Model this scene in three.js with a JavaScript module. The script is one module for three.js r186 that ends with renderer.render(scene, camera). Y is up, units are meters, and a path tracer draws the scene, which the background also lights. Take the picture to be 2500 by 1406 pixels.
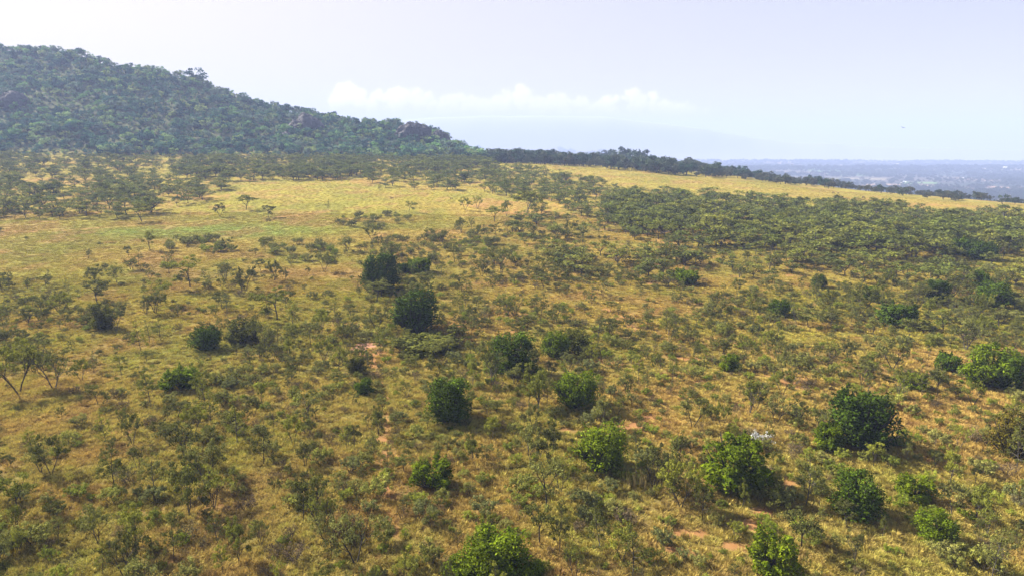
import * as THREE from 'three';
import { MarchingCubes } from 'three/addons/objects/MarchingCubes.js';

// ------------------------------------------------------------------ camera, sky, sun, haze, exposure
const EYE = 26, PITCH = 11.5 * Math.PI / 180, FOCAL = 1667, CP = Math.cos(PITCH), SP = Math.sin(PITCH);
const scene = new THREE.Scene();
const camera = new THREE.PerspectiveCamera(2 * Math.atan(703 / FOCAL) * 180 / Math.PI, 2500 / 1406, 0.5, 40000);
camera.position.set(0, EYE, 0);
camera.lookAt(0, EYE - SP * 100, -CP * 100);
const renderer = new THREE.WebGLRenderer({ antialias: true });
renderer.setSize(1024, 575);
renderer.toneMapping = THREE.LinearToneMapping;
renderer.toneMappingExposure = 3.95;
renderer.shadowMap.enabled = true;

const SUN_AZ = -62 * Math.PI / 180, SUN_EL = 37 * Math.PI / 180;
const sunDir = new THREE.Vector3(Math.sin(SUN_AZ) * Math.cos(SUN_EL), Math.sin(SUN_EL), -Math.cos(SUN_AZ) * Math.cos(SUN_EL));
const sun = new THREE.DirectionalLight(new THREE.Color(1.0, 0.93, 0.8), 5.0);
sun.name = 'sun';
sun.position.copy(sunDir).multiplyScalar(600).add(new THREE.Vector3(0, 0, -150));
sun.target.position.set(0, 0, -150);
sun.castShadow = true;
sun.shadow.mapSize.set(4096, 4096);
Object.assign(sun.shadow.camera, { left: -420, right: 420, top: 420, bottom: -420, near: 10, far: 1500 });
scene.add(sun, sun.target);
scene.fog = new THREE.FogExp2(new THREE.Color(0.48, 0.6, 1.0), 3.2e-4);

// ------------------------------------------------------------------ numbers
function rng(seed) { let a = seed >>> 0; return () => { a = (a + 0x6D2B79F5) | 0; let t = Math.imul(a ^ (a >>> 15), 1 | a); t = (t + Math.imul(t ^ (t >>> 7), 61 | t)) ^ t; return ((t ^ (t >>> 14)) >>> 0) / 4294967296; }; }
const clamp = (v, a, b) => Math.min(b, Math.max(a, v)), lerp = (a, b, t) => a + (b - a) * t;
const sstep = (a, b, v) => { const t = clamp((v - a) / (b - a), 0, 1); return t * t * (3 - 2 * t); };
const mix3 = (a, b, t) => [lerp(a[0], b[0], t), lerp(a[1], b[1], t), lerp(a[2], b[2], t)];
function hash(i, j) { let h = Math.imul(i, 374761393) + Math.imul(j, 668265263) | 0; h = Math.imul(h ^ (h >>> 13), 1274126177); return ((h ^ (h >>> 16)) >>> 0) / 4294967296; }
function vnoise(x, y) { const i = Math.floor(x), j = Math.floor(y), u = x - i, v = y - j, a = u * u * (3 - 2 * u), b = v * v * (3 - 2 * v); return lerp(lerp(hash(i, j), hash(i + 1, j), a), lerp(hash(i, j + 1), hash(i + 1, j + 1), a), b); }
function fbm(x, y, n = 4) { let s = 0, a = 0.5, t = 0; for (let k = 0; k < n; k++) { s += a * vnoise(x, y); t += a; a *= 0.5; x = x * 2.03 + 17.3; y = y * 2.03 + 9.1; } return s / t; }
function table(T, x) { if (x <= T[0][0]) return T[0][1]; for (let i = 1; i < T.length; i++) if (x <= T[i][0]) { const t = (x - T[i - 1][0]) / (T[i][0] - T[i - 1][0]); return lerp(T[i - 1][1], T[i][1], t * t * (3 - 2 * t) * 0.5 + t * 0.5); } return T[T.length - 1][1]; }

// a direction of sight -> slope per metre forward; sizes in the photograph's 2500 x 1406 frame
function sight(px, py) { const u = (px - 1250) / FOCAL, v = (703 - py) / FOCAL, f = CP + v * SP; return { a: u / f, r: (-SP + v * CP) / f }; }
function project(x, y, d) { const h = y - EYE, zf = d * CP - h * SP, zu = d * SP + h * CP; return [1250 + FOCAL * x / zf, 703 - FOCAL * zu / zf, zf]; }

// ------------------------------------------------------------------ the sky
const puffs = [];
{
  const r = rng(71);
  const spans = [[800, 900, 212, 250], [890, 1060, 208, 262], [1070, 1200, 225, 270], [1190, 1330, 212, 268], [1300, 1460, 228, 272], [1450, 1650, 222, 275], [1600, 1730, 250, 285]];
  for (const [x0, x1, top, bot] of spans) for (let k = 0; k < 34; k++) {
    const u = r(), px = lerp(x0, x1, u), crown = lerp(bot, top, Math.sin(Math.PI * (0.1 + 0.8 * u)) * (0.7 + 0.3 * r()));
    puffs.push([px, lerp(bot + 8, crown, Math.pow(r(), 0.7)), 7 + 13 * r() * (0.5 + (1 - Math.abs(u - 0.5)) * 0.7)]);
  }
}
{
  const W = 3072, H = 1536, data = new Float32Array(W * H * 4);
  for (let j = 0; j < H; j++) for (let i = 0; i < W; i++) {
    const el = ((j + 0.5) / H - 0.5) * Math.PI, th = ((i + 0.5) / W - 0.5) * 2 * Math.PI;
    const y = Math.sin(el), x = Math.cos(el) * Math.cos(th), z = Math.cos(el) * Math.sin(th);
    const gam = Math.acos(clamp(x * sunDir.x + y * sunDir.y + z * sunDir.z, -1, 1)) * 180 / Math.PI;
    let c = mix3([0.122, 0.139, 0.19], [0.018, 0.055, 0.14], sstep(0.17, 0.7, y));
    c = mix3(c, [0.305, 0.275, 0.245], clamp(2.7 * Math.exp(-gam / 41) - 0.17, 0, 1));
    c = mix3(c, [0.35, 0.285, 0.19], 0.85 * Math.exp(-Math.max(y, 0) / 0.09));
    if (z < -0.5 && y > 0.02 && y < 0.16) {
      const d = -z, h = y, zf = d * CP - h * SP, px = 1250 + FOCAL * x / zf, py = 703 - FOCAL * (d * SP + h * CP) / zf;
      if (px > 760 && px < 1780 && py > 180 && py < 330) {
        let m = 0, lit = 0;
        const qx = px + 14 * (fbm(px / 14, py / 14) - 0.5) * 2, qy = py + 14 * (fbm(px / 14 + 50, py / 14) - 0.5) * 2;
        for (const [cx, cy, r] of puffs) { const e = 1 - Math.hypot(qx - cx, (qy - cy) * 1.1) / r; if (e > m) { m = e; lit = clamp(0.5 - (qy - cy) / r * 0.4 - (qx - cx) / r * 0.3, 0, 1); } }
        const am = sstep(0.02, 0.4, m) * (1 - sstep(235, 292, py)) * (0.35 + 0.65 * fbm(px / 60, py / 40, 3));
        c = mix3(c, [lerp(0.32, 0.62, lit), lerp(0.3, 0.56, lit), lerp(0.26, 0.48, lit)], am * 0.7);
      }
    }
    const k = (j * W + i) * 4; data[k] = c[0]; data[k + 1] = c[1]; data[k + 2] = c[2]; data[k + 3] = 1;
  }
  const sky = new THREE.DataTexture(data, W, H, THREE.RGBAFormat, THREE.FloatType);
  sky.mapping = THREE.EquirectangularReflectionMapping; sky.magFilter = sky.minFilter = THREE.LinearFilter; sky.needsUpdate = true;
  scene.background = sky; scene.environment = sky;
}

// ------------------------------------------------------------------ the land
const TILT = [[-500, 23], [-330, 22], [-168, 20.5], [0, 17], [60, 15.5], [119, 12.5], [170, 7.5], [216, 3], [300, -4], [420, -12], [700, -22]];
const CREST = [[-140, 470], [-60, 445], [0, 432], [119, 362], [216, 308], [400, 250], [700, 240]];
const HILL_TOP = [[-300, 100], [0, 122], [180, 128], [250, 152], [350, 172], [420, 186], [480, 200], [560, 232], [650, 262], [750, 280], [820, 292], [900, 306], [1000, 310], [1060, 328], [1110, 356], [1150, 372], [1200, 386]].map(([px, py]) => { const s = sight(px, py); return [s.a, s.r]; });
const HILL_NEAR = [[-1.2, 400], [-0.72, 420], [-0.4, 432], [-0.05, 440], [0, 450]], HILL_FAR = [[-1.2, 660], [-0.72, 640], [-0.4, 600], [-0.15, 560], [-0.06, 540], [0, 520]];
const A_END = sight(1205, 380).a;
function plateau(x, d) {
  const s = clamp((d - 90) / 340, 0, 1);
  let h = Math.pow(s, 1.2) * table(TILT, x);
  const past = d - table(CREST, x);
  if (past > 0) h -= 0.012 * Math.min(past, 220) + 5 * sstep(20, 260, past) * sstep(150, 320, x);
  h += 0.35 * (fbm(x / 22, d / 22, 3) - 0.5) * (0.4 + s * 2) + 0.12 * (fbm(x / 3, d / 3, 2) - 0.5);
  return h;
}
function hillRise(x, d) {
  const a = x / Math.max(d, 1);
  if (a > A_END || d < 380 || a < -3) return 0;
  const n = table(HILL_NEAR, a), f = table(HILL_FAR, a);
  if (d < n) return 0;
  const top = EYE + table(HILL_TOP, a) * f - plateau(x * f / d, f), t = (d - n) / (f - n);
  const side = sstep(A_END, A_END - 0.03, a);
  const k = t < 1 ? Math.pow(t, 1.15) * 0.86 + 0.14 * t * t * (3 - 2 * t) : 1 - 0.1 * (t - 1);
  return Math.max(0, top * k * side) + (fbm(x / 38, d / 38, 3) - 0.5) * 7 * sstep(0, 0.3, t) * (1 - sstep(0.75, 1, t) * 0.8) * side;
}
function land(x, d) {
  const r = Math.hypot(x, d);
  let h = plateau(x, d) + hillRise(x, d);
  const v = sstep(640, 1350, d + Math.max(0, x) * 0.55) * sstep(-700, -250, x - d * 0.1 + 200);
  if (v > 0) {
    const w = -60 + 9 * (fbm(x / 900, d / 260, 3) - 0.5) * sstep(1300, 1900, d) + 13 * Math.exp(-Math.pow((d - 2500 - 0.12 * x) / 220, 2)) + 12 * Math.exp(-Math.pow((d - 4300 + 0.1 * x) / 300, 2));
    h = lerp(h, w, v);
  }
  if (d < 0) h *= 1 - sstep(0, 200, -d);
  return h;
}
function at(px, py) {           // where the line of sight meets the land
  const s = sight(px, py); let p = 12;
  for (let d = 12; d < 6000; d *= 1.006) { if (EYE + s.r * d < land(s.a * d, d)) { let lo = p, hi = d; for (let k = 0; k < 24; k++) { const m = (lo + hi) / 2; if (EYE + s.r * m < land(s.a * m, m)) hi = m; else lo = m; } return { x: s.a * hi, d: hi, y: land(s.a * hi, hi) }; } p = d; }
  return { x: s.a * 6000, d: 6000, y: land(s.a * 6000, 6000) };
}
// bare soil: patches (photo place, half sizes in metres) and trails
const PATCHES = [[888, 849, 2.1, 1.9, 1], [905, 866, 2.2, 1.5, 0.7], [955, 1082, 1.6, 1.3, 0.9], [1385, 1050, 0.9, 0.8, 0.8], [300, 1058, 1.0, 0.8, 0.8], [1690, 1303, 1.4, 0.7, 0.7], [1650, 1345, 1.3, 0.7, 0.7], [1805, 1332, 1.4, 0.6, 0.7], [1845, 1283, 1.3, 0.7, 0.7], [1875, 1252, 1.0, 0.9, 0.8], [1925, 1185, 0.9, 0.7, 0.7], [1290, 520, 9, 8, 0.45], [1260, 500, 9, 10, 0.35], [1510, 545, 10, 6, 0.45], [1180, 500, 10, 5, 0.4], [470, 480, 12, 9, 0.5], [300, 500, 16, 9, 0.4], [100, 520, 20, 9, 0.4], [230, 440, 20, 14, 0.4], [900, 445, 16, 8, 0.45], [1620, 590, 4, 3, 0.5], [1970, 595, 3, 3, 0.6], [1430, 630, 3, 3, 0.4], [860, 700, 4, 3, 0.3], [990, 720, 4, 3, 0.4], [840, 800, 3, 2.4, 0.5], [1500, 960, 2, 2, 0.3], [1190, 960, 2, 2, 0.4], [1300, 950, 2, 2, 0.4], [300, 1250, 1, 1, 0.3], [1640, 760, 2.4, 2, 0.4], [1400, 500, 10, 8, 0.35], [2280, 500, 20, 6, 0.5]].map(([px, py, w, h, s]) => ({ ...at(px, py), w, h, s }));
const TRAILS = [[[905, 855], [912, 900], [940, 950], [945, 1010], [945, 1080], [930, 1130], [945, 1200], [960, 1300]], [[0, 563], [100, 566], [190, 560], [285, 555], [420, 543], [560, 536], [655, 531], [730, 526], [795, 519]], [[855, 488], [960, 470], [1050, 462], [1190, 480]], [[960, 1310], [1150, 1260], [1290, 1250], [1500, 1310], [1650, 1345], [1800, 1330]]].map((l) => l.map(([px, py]) => at(px, py)));
const TRAIL_W = [0.4, 0.9, 0.8, 0.3], TRAIL_S = [0.5, 0.5, 0.35, 0.25];
function soil(x, d) {
  let m = 0; const wob = fbm(x / 1.3, d / 1.3, 3);
  for (const p of PATCHES) { const e = Math.hypot((x - p.x) / p.w, (d - p.d) / p.h); if (e < 1.6) m = Math.max(m, p.s * sstep(1.25, 0.55, e + (wob - 0.5) * 2.2)); }
  TRAILS.forEach((l, q) => {
    for (let i = 1; i < l.length; i++) {
      const A = l[i - 1], B = l[i], bx = B.x - A.x, bd = B.d - A.d, t = clamp(((x - A.x) * bx + (d - A.d) * bd) / (bx * bx + bd * bd), 0, 1);
      const e = Math.hypot(x - A.x - bx * t, d - A.d - bd * t) / TRAIL_W[q];
      if (e < 2) m = Math.max(m, TRAIL_S[q] * sstep(1.6, 0.5, e + (wob - 0.5) * 1.6));
    }
  });
  return m;
}
const LUSH = at(430, 568), LUSH2 = at(620, 560);
function cover(x, d) {          // colour of the grass itself at a place
  const n1 = fbm(x / 34 + 3, d / 34, 4), n2 = fbm(x / 7 + 40, d / 7, 3), near = sstep(130, 45, Math.hypot(x * 0.8, d)), left = sstep(30, -60, x);
  let c = mix3([0.45, 0.335, 0.095], [0.345, 0.315, 0.055], sstep(0.3, 0.62, n1 + left * 0.1));
  c = mix3(c, [0.36, 0.215, 0.075], sstep(0.5, 0.75, n2) * (0.4 + 0.3 * near));
  c = mix3(c, [0.34, 0.25, 0.15], near * 0.5);
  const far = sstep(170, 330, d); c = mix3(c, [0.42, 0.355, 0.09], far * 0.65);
  const lush = Math.exp(-Math.pow((x - LUSH.x) / 26, 2) - Math.pow((d - LUSH.d) / 7, 2)) + 0.6 * Math.exp(-Math.pow((x - LUSH2.x) / 26, 2) - Math.pow((d - LUSH2.d) / 12, 2));
  c = mix3(c, [0.29, 0.37, 0.09], clamp(lush * (0.7 + n2), 0, 0.95));
  c = mix3(c, [0.27, 0.27, 0.06], sstep(0.52, 0.66, fbm(x / 15 + 31, d / 15, 3)) * 0.55);
  c = mix3(c, [0.42, 0.24, 0.12], sstep(0.57, 0.7, fbm(x / 9 + 77, d / 9, 3)) * 0.5);
  return [c[0] * 1.0, c[1] * 0.99, c[2] * 0.78];
}
const FIELDS = [[2238, 447, 48, 30, [0.16, 0.3, 0.07]], [2375, 457, 60, 22, [0.42, 0.27, 0.19]], [2450, 459, 40, 18, [0.38, 0.25, 0.18]], [2090, 437, 90, 26, [0.3, 0.26, 0.16]], [1935, 423, 110, 60, [0.26, 0.2, 0.14]], [2470, 412, 120, 50, [0.36, 0.3, 0.22]]].map(([px, py, w, h, c]) => [at(px, py), w, h, c]);
const bare = (x, d) => (d > 0 && d < 200 ? sstep(0.665, 0.79, fbm(x / 4.5 + 55, d / 3.6, 4)) * 0.75 * (0.3 + 0.7 * sstep(-30, 10, x - (d - 90) * 0.2)) : 0); // gaps in the grass
function landColor(x, d, hill) {
  const r = Math.hypot(x, d);
  if (r > 760 && hill < 1) {
    const w = fbm(x / 260 + 9, d / 420, 4), q = vnoise(x / 190 + 70, d / 330 + 3), k = sstep(760, 1000, r);
    let c = mix3([0.045, 0.056, 0.036], [0.12, 0.1, 0.07], sstep(0.5, 0.66, w));
    c = mix3(c, [0.12, 0.2, 0.06], sstep(0.78, 0.84, q)); c = mix3(c, [0.34, 0.24, 0.17], sstep(0.15, 0.1, q));
    for (const [p, w, h, k0] of FIELDS) c = mix3(c, k0, Math.abs(x - p.x) < w && Math.abs(d - p.d) < h ? 1 : 0);
    return mix3([0.36, 0.28, 0.11], c, k);
  }
  let c = cover(x, d);
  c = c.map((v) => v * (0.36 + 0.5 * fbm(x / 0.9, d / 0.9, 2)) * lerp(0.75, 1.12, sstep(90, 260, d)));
  const s = soil(x, d) , wild = sstep(0.62, 0.8, fbm(x / 5 + 90, d / 5, 3)) * 0.5;
  c = mix3(c, [0.34, 0.15, 0.07], Math.max(s * 0.9, Math.max(wild * (hill > 0 ? 0.3 : 0.5), 0.75 * bare(x, d))));
  if (s > 0.85) c = mix3(c, [0.42, 0.22, 0.145], sstep(0.85, 0.98, s));
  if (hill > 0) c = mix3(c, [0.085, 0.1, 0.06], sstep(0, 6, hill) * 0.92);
  return c;
}
function noiseTexture(seed, lo, hi) {
  const n = 512, px = new Uint8Array(n * n * 4), r = rng(seed), g = new Float32Array(n * n);
  for (let s = 0; s < 5200; s++) {           // short strokes: flattened stems and litter
    let x = r() * n, y = r() * n; const a = r() * 6.28, l = 4 + r() * 14, v = (r() - 0.45) * 0.7;
    for (let k = 0; k < l; k++) { g[((Math.floor(y) % n + n) % n) * n + (Math.floor(x) % n + n) % n] += v; x += Math.cos(a); y += Math.sin(a); }
  }
  for (let i = 0; i < n * n; i++) { const v = clamp(lerp(lo, hi, 0.5 + 0.35 * g[i] + 0.25 * (r() - 0.5)), 0, 1) * 255; px[i * 4] = px[i * 4 + 1] = px[i * 4 + 2] = v; px[i * 4 + 3] = 255; }
  const t = new THREE.DataTexture(px, n, n); t.wrapS = t.wrapT = THREE.RepeatWrapping; t.magFilter = THREE.LinearFilter; t.needsUpdate = true; return t;
}
const litter = noiseTexture(5, 0.62, 1.0);
const landMaterial = new THREE.MeshPhysicalMaterial({ vertexColors: true, roughness: 1, specularIntensity: 0.05, map: litter, bumpMap: litter, bumpScale: 0.05 });
function struct(o, name, label, category) { o.name = name; o.userData = { kind: 'structure', label, category }; o.receiveShadow = o.castShadow = true; scene.add(o); return o; }
{
  const az = []; for (let t = -180; t < -46; t += 6) az.push(t); for (let t = -46; t <= 46; t += 0.2) az.push(t); for (let t = 52; t <= 180; t += 6) az.push(t);
  az[az.length - 1] = 180;
  const rad = [1, 6, 12, 18]; for (let r = 22; r < 5600; r *= r < 700 ? 1.0125 : 1.03) rad.push(r); rad.push(5700);
  const nA = az.length, pos = [], col = [], uv = [], hil = [];
  for (const r of rad) for (const t of az) {
    const x = r * Math.sin(t * Math.PI / 180), d = r * Math.cos(t * Math.PI / 180), h = hillRise(x, d), c = landColor(x, d, h);
    pos.push(x, land(x, d), -d); col.push(...c); uv.push(x / 7, d / 7); hil.push(h);
  }
  const sets = { ground: [], hill: [], valley: [] };
  for (let i = 0; i + 1 < rad.length; i++) for (let j = 0; j + 1 < nA; j++) {
    const a = i * nA + j, b = a + 1, c = a + nA, d = c + 1, s = hil[a] > 1.2 ? sets.hill : rad[i] > 760 ? sets.valley : sets.ground;
    s.push(a, d, c, a, b, d);
  }
  const text = { ground: ['golden dry grassland with patches of red soil between the shrubs', 'ground'], hill: ['long wooded hill falling from the upper left to the middle', 'hill'], valley: ['hazy blue farmland valley far below the plateau at right', 'valley'] };
  for (const [name, index] of Object.entries(sets)) {
    const map = new Map(), p = [], c = [], u = [], id = [];
    for (const k of index) { let m = map.get(k); if (m === undefined) { m = map.size; map.set(k, m); p.push(pos[k * 3], pos[k * 3 + 1], pos[k * 3 + 2]); c.push(col[k * 3], col[k * 3 + 1], col[k * 3 + 2]); u.push(uv[k * 2], uv[k * 2 + 1]); } id.push(m); }
    const g = new THREE.BufferGeometry();
    g.setAttribute('position', new THREE.Float32BufferAttribute(p, 3)); g.setAttribute('color', new THREE.Float32BufferAttribute(c, 3)); g.setAttribute('uv', new THREE.Float32BufferAttribute(u, 2)); g.setIndex(id); g.computeVertexNormals();
    struct(new THREE.Mesh(g, landMaterial), name, ...text[name]);
  }
}
{ // the far volcano
  const prof = [[300, 372], [700, 330], [900, 300], [1060, 288], [1180, 284], [1320, 283], [1470, 285], [1605, 298], [1700, 310], [1783, 325], [1860, 338], [1950, 347], [2020, 348], [2090, 355], [2280, 361], [2500, 365], [2900, 368], [3400, 372]];
  const rs = []; for (let r = 4700; r <= 5650; r += 60) rs.push(r);
  const pos = [], id = [], n = 180;
  for (const r of rs) for (let j = 0; j <= n; j++) {
    const px = lerp(300, 3400, j / n), s = sight(px, table(prof, px)), t = (r - 4700) / (5400 - 4700), d = r, x = s.a * d;
    const top = EYE + s.r * 5400 + 70, k = t <= 1 ? Math.pow(sstep(0, 1, t * 0.98 + 0.02), 1.2) : 1 - (t - 1) * 0.8;
    pos.push(x, -70 + top * k + (fbm(x / 300, d / 200, 4) - 0.5) * 16 * k, -d);
  }
  for (let i = 0; i + 1 < rs.length; i++) for (let j = 0; j < n; j++) { const a = i * (n + 1) + j, b = a + 1, c = a + n + 1, d = c + 1; id.push(a, d, c, a, b, d); }
  const g = new THREE.BufferGeometry(); g.setAttribute('position', new THREE.Float32BufferAttribute(pos, 3)); g.setIndex(id); g.computeVertexNormals();
  struct(new THREE.Mesh(g, new THREE.MeshStandardMaterial({ color: new THREE.Color().setRGB(0.3, 0.29, 0.27), roughness: 1 })), 'mountain', 'broad volcano with long gentle flanks fading into the haze on the horizon', 'mountain');
}

// ------------------------------------------------------------------ plant geometry
class Soup {
  constructor() { this.p = []; this.c = []; }
  tri(a, b, c, k, kb = k, kc = k) { this.p.push(a[0], a[1], a[2], b[0], b[1], b[2], c[0], c[1], c[2]); this.c.push(...k, ...kb, ...kc); }
  leaf(o, along, across, k) {  // a lozenge: two triangles round o, slightly folded
    const A = [o[0] - along[0], o[1] - along[1], o[2] - along[2]], B = [o[0] + along[0], o[1] + along[1], o[2] + along[2]];
    const L = [o[0] - across[0], o[1] - across[1], o[2] - across[2]], R = [o[0] + across[0], o[1] + across[1], o[2] + across[2]];
    this.tri(A, R, B, k); this.tri(A, B, L, k);
  }
  limb(a, b, ra, rb, k, n = 4) {
    const d = norm(sub(b, a)), s = norm(Math.abs(d[1]) < 0.9 ? cross(d, [0, 1, 0]) : cross(d, [1, 0, 0])), t = cross(d, s), A = [], B = [];
    for (let i = 0; i < n; i++) { const q = i / n * 6.2832, c = Math.cos(q), e = Math.sin(q); A.push(add(a, add(mul(s, c * ra), mul(t, e * ra)))); B.push(add(b, add(mul(s, c * rb), mul(t, e * rb)))); }
    for (let i = 0; i < n; i++) { const j = (i + 1) % n; this.tri(A[i], A[j], B[j], k); this.tri(A[i], B[j], B[i], k); }
  }
  build() {
    const g = new THREE.BufferGeometry();
    g.setAttribute('position', new THREE.Float32BufferAttribute(this.p, 3)); g.setAttribute('color', new THREE.Float32BufferAttribute(this.c, 3)); g.computeVertexNormals(); return g;
  }
}
const add = (a, b) => [a[0] + b[0], a[1] + b[1], a[2] + b[2]], sub = (a, b) => [a[0] - b[0], a[1] - b[1], a[2] - b[2]], mul = (a, s) => [a[0] * s, a[1] * s, a[2] * s];
const cross = (a, b) => [a[1] * b[2] - a[2] * b[1], a[2] * b[0] - a[0] * b[2], a[0] * b[1] - a[1] * b[0]], norm = (a) => { const l = Math.hypot(...a) || 1; return [a[0] / l, a[1] / l, a[2] / l]; };
const rdir = (r) => { const y = r() * 2 - 1, t = r() * 6.2832, s = Math.sqrt(1 - y * y); return [s * Math.cos(t), y, s * Math.sin(t)]; };
const tone = (r, s) => { const v = 1 + (r() - 0.5) * 2 * s; return [v * (1 + (r() - 0.5) * 0.25 * s), v, v * (1 - (r() - 0.5) * 0.5 * s)]; };
function clump(C, r, p, rad, flat, n, size) {       // a tuft of small leaves at the end of a twig
  const t0 = 0.7 + r() * 0.65;
  for (let i = 0; i < n; i++) {
    const v = rdir(r), m = rad * Math.cbrt(r() * 0.9 + 0.1), q = [p[0] + v[0] * m * 1.15, p[1] + v[1] * m * flat, p[2] + v[2] * m * 1.15];
    const nm = norm(add(add(mul(v, 0.7), [0, 0.5, 0]), mul(rdir(r), 0.8))), al = norm(cross(nm, rdir(r))), ac = cross(nm, al), k = tone(r, 0.26).map((e) => e * t0), s = size * (0.6 + 0.6 * r());
    C.leaf(q, mul(al, s), mul(ac, s * 0.48), k);
  }
}
const BARK = [1, 1, 1];
// a thorn tree one metre tall is scaled up when it is placed: style = upright | vase | umbrella | shrub
function thornTree(seed, style, leaves, size) {
  const r = rng(seed), T = new Soup(), C = new Soup(), ends = [];
  function branch(p, dir, len, rad, lvl, max) {
    const n = lvl === 0 ? 3 : 2; let a = p, d = dir; const pts = [p];
    for (let i = 0; i < n; i++) { d = norm(add(d, mul(rdir(r), 0.22))); const b = add(a, mul(d, len / n)); T.limb(a, b, rad * (1 - 0.5 * i / n), rad * (1 - 0.5 * (i + 1) / n), BARK, lvl ? 3 : 5); a = b; pts.push(b); }
    if (lvl >= max) { ends.push([a, d, len]); return; }
    const kids = style === 'upright' && lvl === 0 ? 11 : 3 + (r() < 0.5 ? 1 : 0), turn = r() * 6.28;
    for (let k = 0; k < kids; k++) {
      const up0 = style === 'upright' && lvl === 0, t = up0 ? 0.3 + 0.68 * k / kids : 0.45 + 0.55 * (k + r() * 0.6) / kids, u = clamp(t, 0, 0.999) * n, s = Math.floor(u), q = add(pts[s], mul(sub(pts[s + 1], pts[s]), u - s));
      const an = turn + k * 2.4 + r(), out = [Math.cos(an), 0, Math.sin(an)];
      let nd = up0 ? norm(add(out, [0, 0.25 + r() * 0.35, 0])) : norm(add(add(mul(d, style === 'umbrella' ? 0.55 : 0.8), mul(out, 0.75)), [0, style === 'umbrella' && lvl ? -0.05 : 0.12, 0]));
      branch(q, nd, len * (up0 ? 0.26 + 0.3 * (1 - t) : 0.55 + r() * 0.2), rad * (up0 ? 0.35 : 0.5), lvl + 1, max);
    }
    if (!(style === 'upright' && lvl === 0)) ends.push([a, d, len * 0.6]); else branch(a, d, len * 0.3, rad * 0.4, lvl + 1, max);
  }
  if (style === 'upright') branch([0, -0.04, 0], norm([(r() - 0.5) * 0.25, 1, (r() - 0.5) * 0.25]), 0.85, 0.022, 0, 2);
  else if (style === 'umbrella') { const m = 1 + (r() < 0.4 ? 1 : 0); for (let i = 0; i < m; i++) branch([0, -0.04, 0], norm([(r() - 0.5) * 0.5, 1, (r() - 0.5) * 0.5]), 0.5, 0.02, 0, 3); }
  else if (style === 'vase') { const m = 2 + Math.floor(r() * 2); for (let i = 0; i < m; i++) { const an = i / m * 6.28 + r(); branch([0, -0.04, 0], norm([Math.cos(an) * 0.45, 1, Math.sin(an) * 0.45]), 0.46, 0.016, 0, 3); } }
  else { const m = 5 + Math.floor(r() * 3); for (let i = 0; i < m; i++) { const an = i / m * 6.28 + r(); branch([0.05 * Math.cos(an), -0.04, 0.05 * Math.sin(an)], norm([Math.cos(an) * (0.5 + r() * 0.5), 1, Math.sin(an) * (0.5 + r() * 0.5)]), 0.42, 0.014, 0, 2); } }
  const want = { upright: 46, vase: 44, umbrella: 46, shrub: 52 }[style], keep = Math.min(1, want / ends.length), per = Math.round(leaves / Math.min(want, ends.length));
  for (const [p] of ends) if (r() < keep) clump(C, r, p, (style === 'shrub' ? 0.085 : 0.075) * (0.7 + 0.6 * r()), style === 'shrub' ? 0.8 : style === 'umbrella' ? 0.45 : 0.6, Math.round(per * (0.6 + 0.8 * r())), size);
  return fit(T, C, { upright: 0.19, vase: 0.27, umbrella: 0.36, shrub: 0.44 }[style]);
}
function fit(T, C, wide = 0, h = 1) { // scale to height one, and to a half width if one is given
  let m = 0; for (const s of [T, C]) for (let i = 1; i < s.p.length; i += 3) m = Math.max(m, s.p[i]);
  for (const s of [T, C]) for (let i = 0; i < s.p.length; i++) s.p[i] *= h / m;
  if (wide) { let q = 0, n = 0; for (let i = 0; i < C.p.length; i += 3) { q += Math.hypot(C.p[i], C.p[i + 2]); n++; } const f = wide / (q / n); for (const s of [T, C]) for (let i = 0; i < s.p.length; i += 3) { s.p[i] *= f; s.p[i + 2] *= f; } }
  return { trunk: T.build(), crown: C.build() };
}
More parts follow.
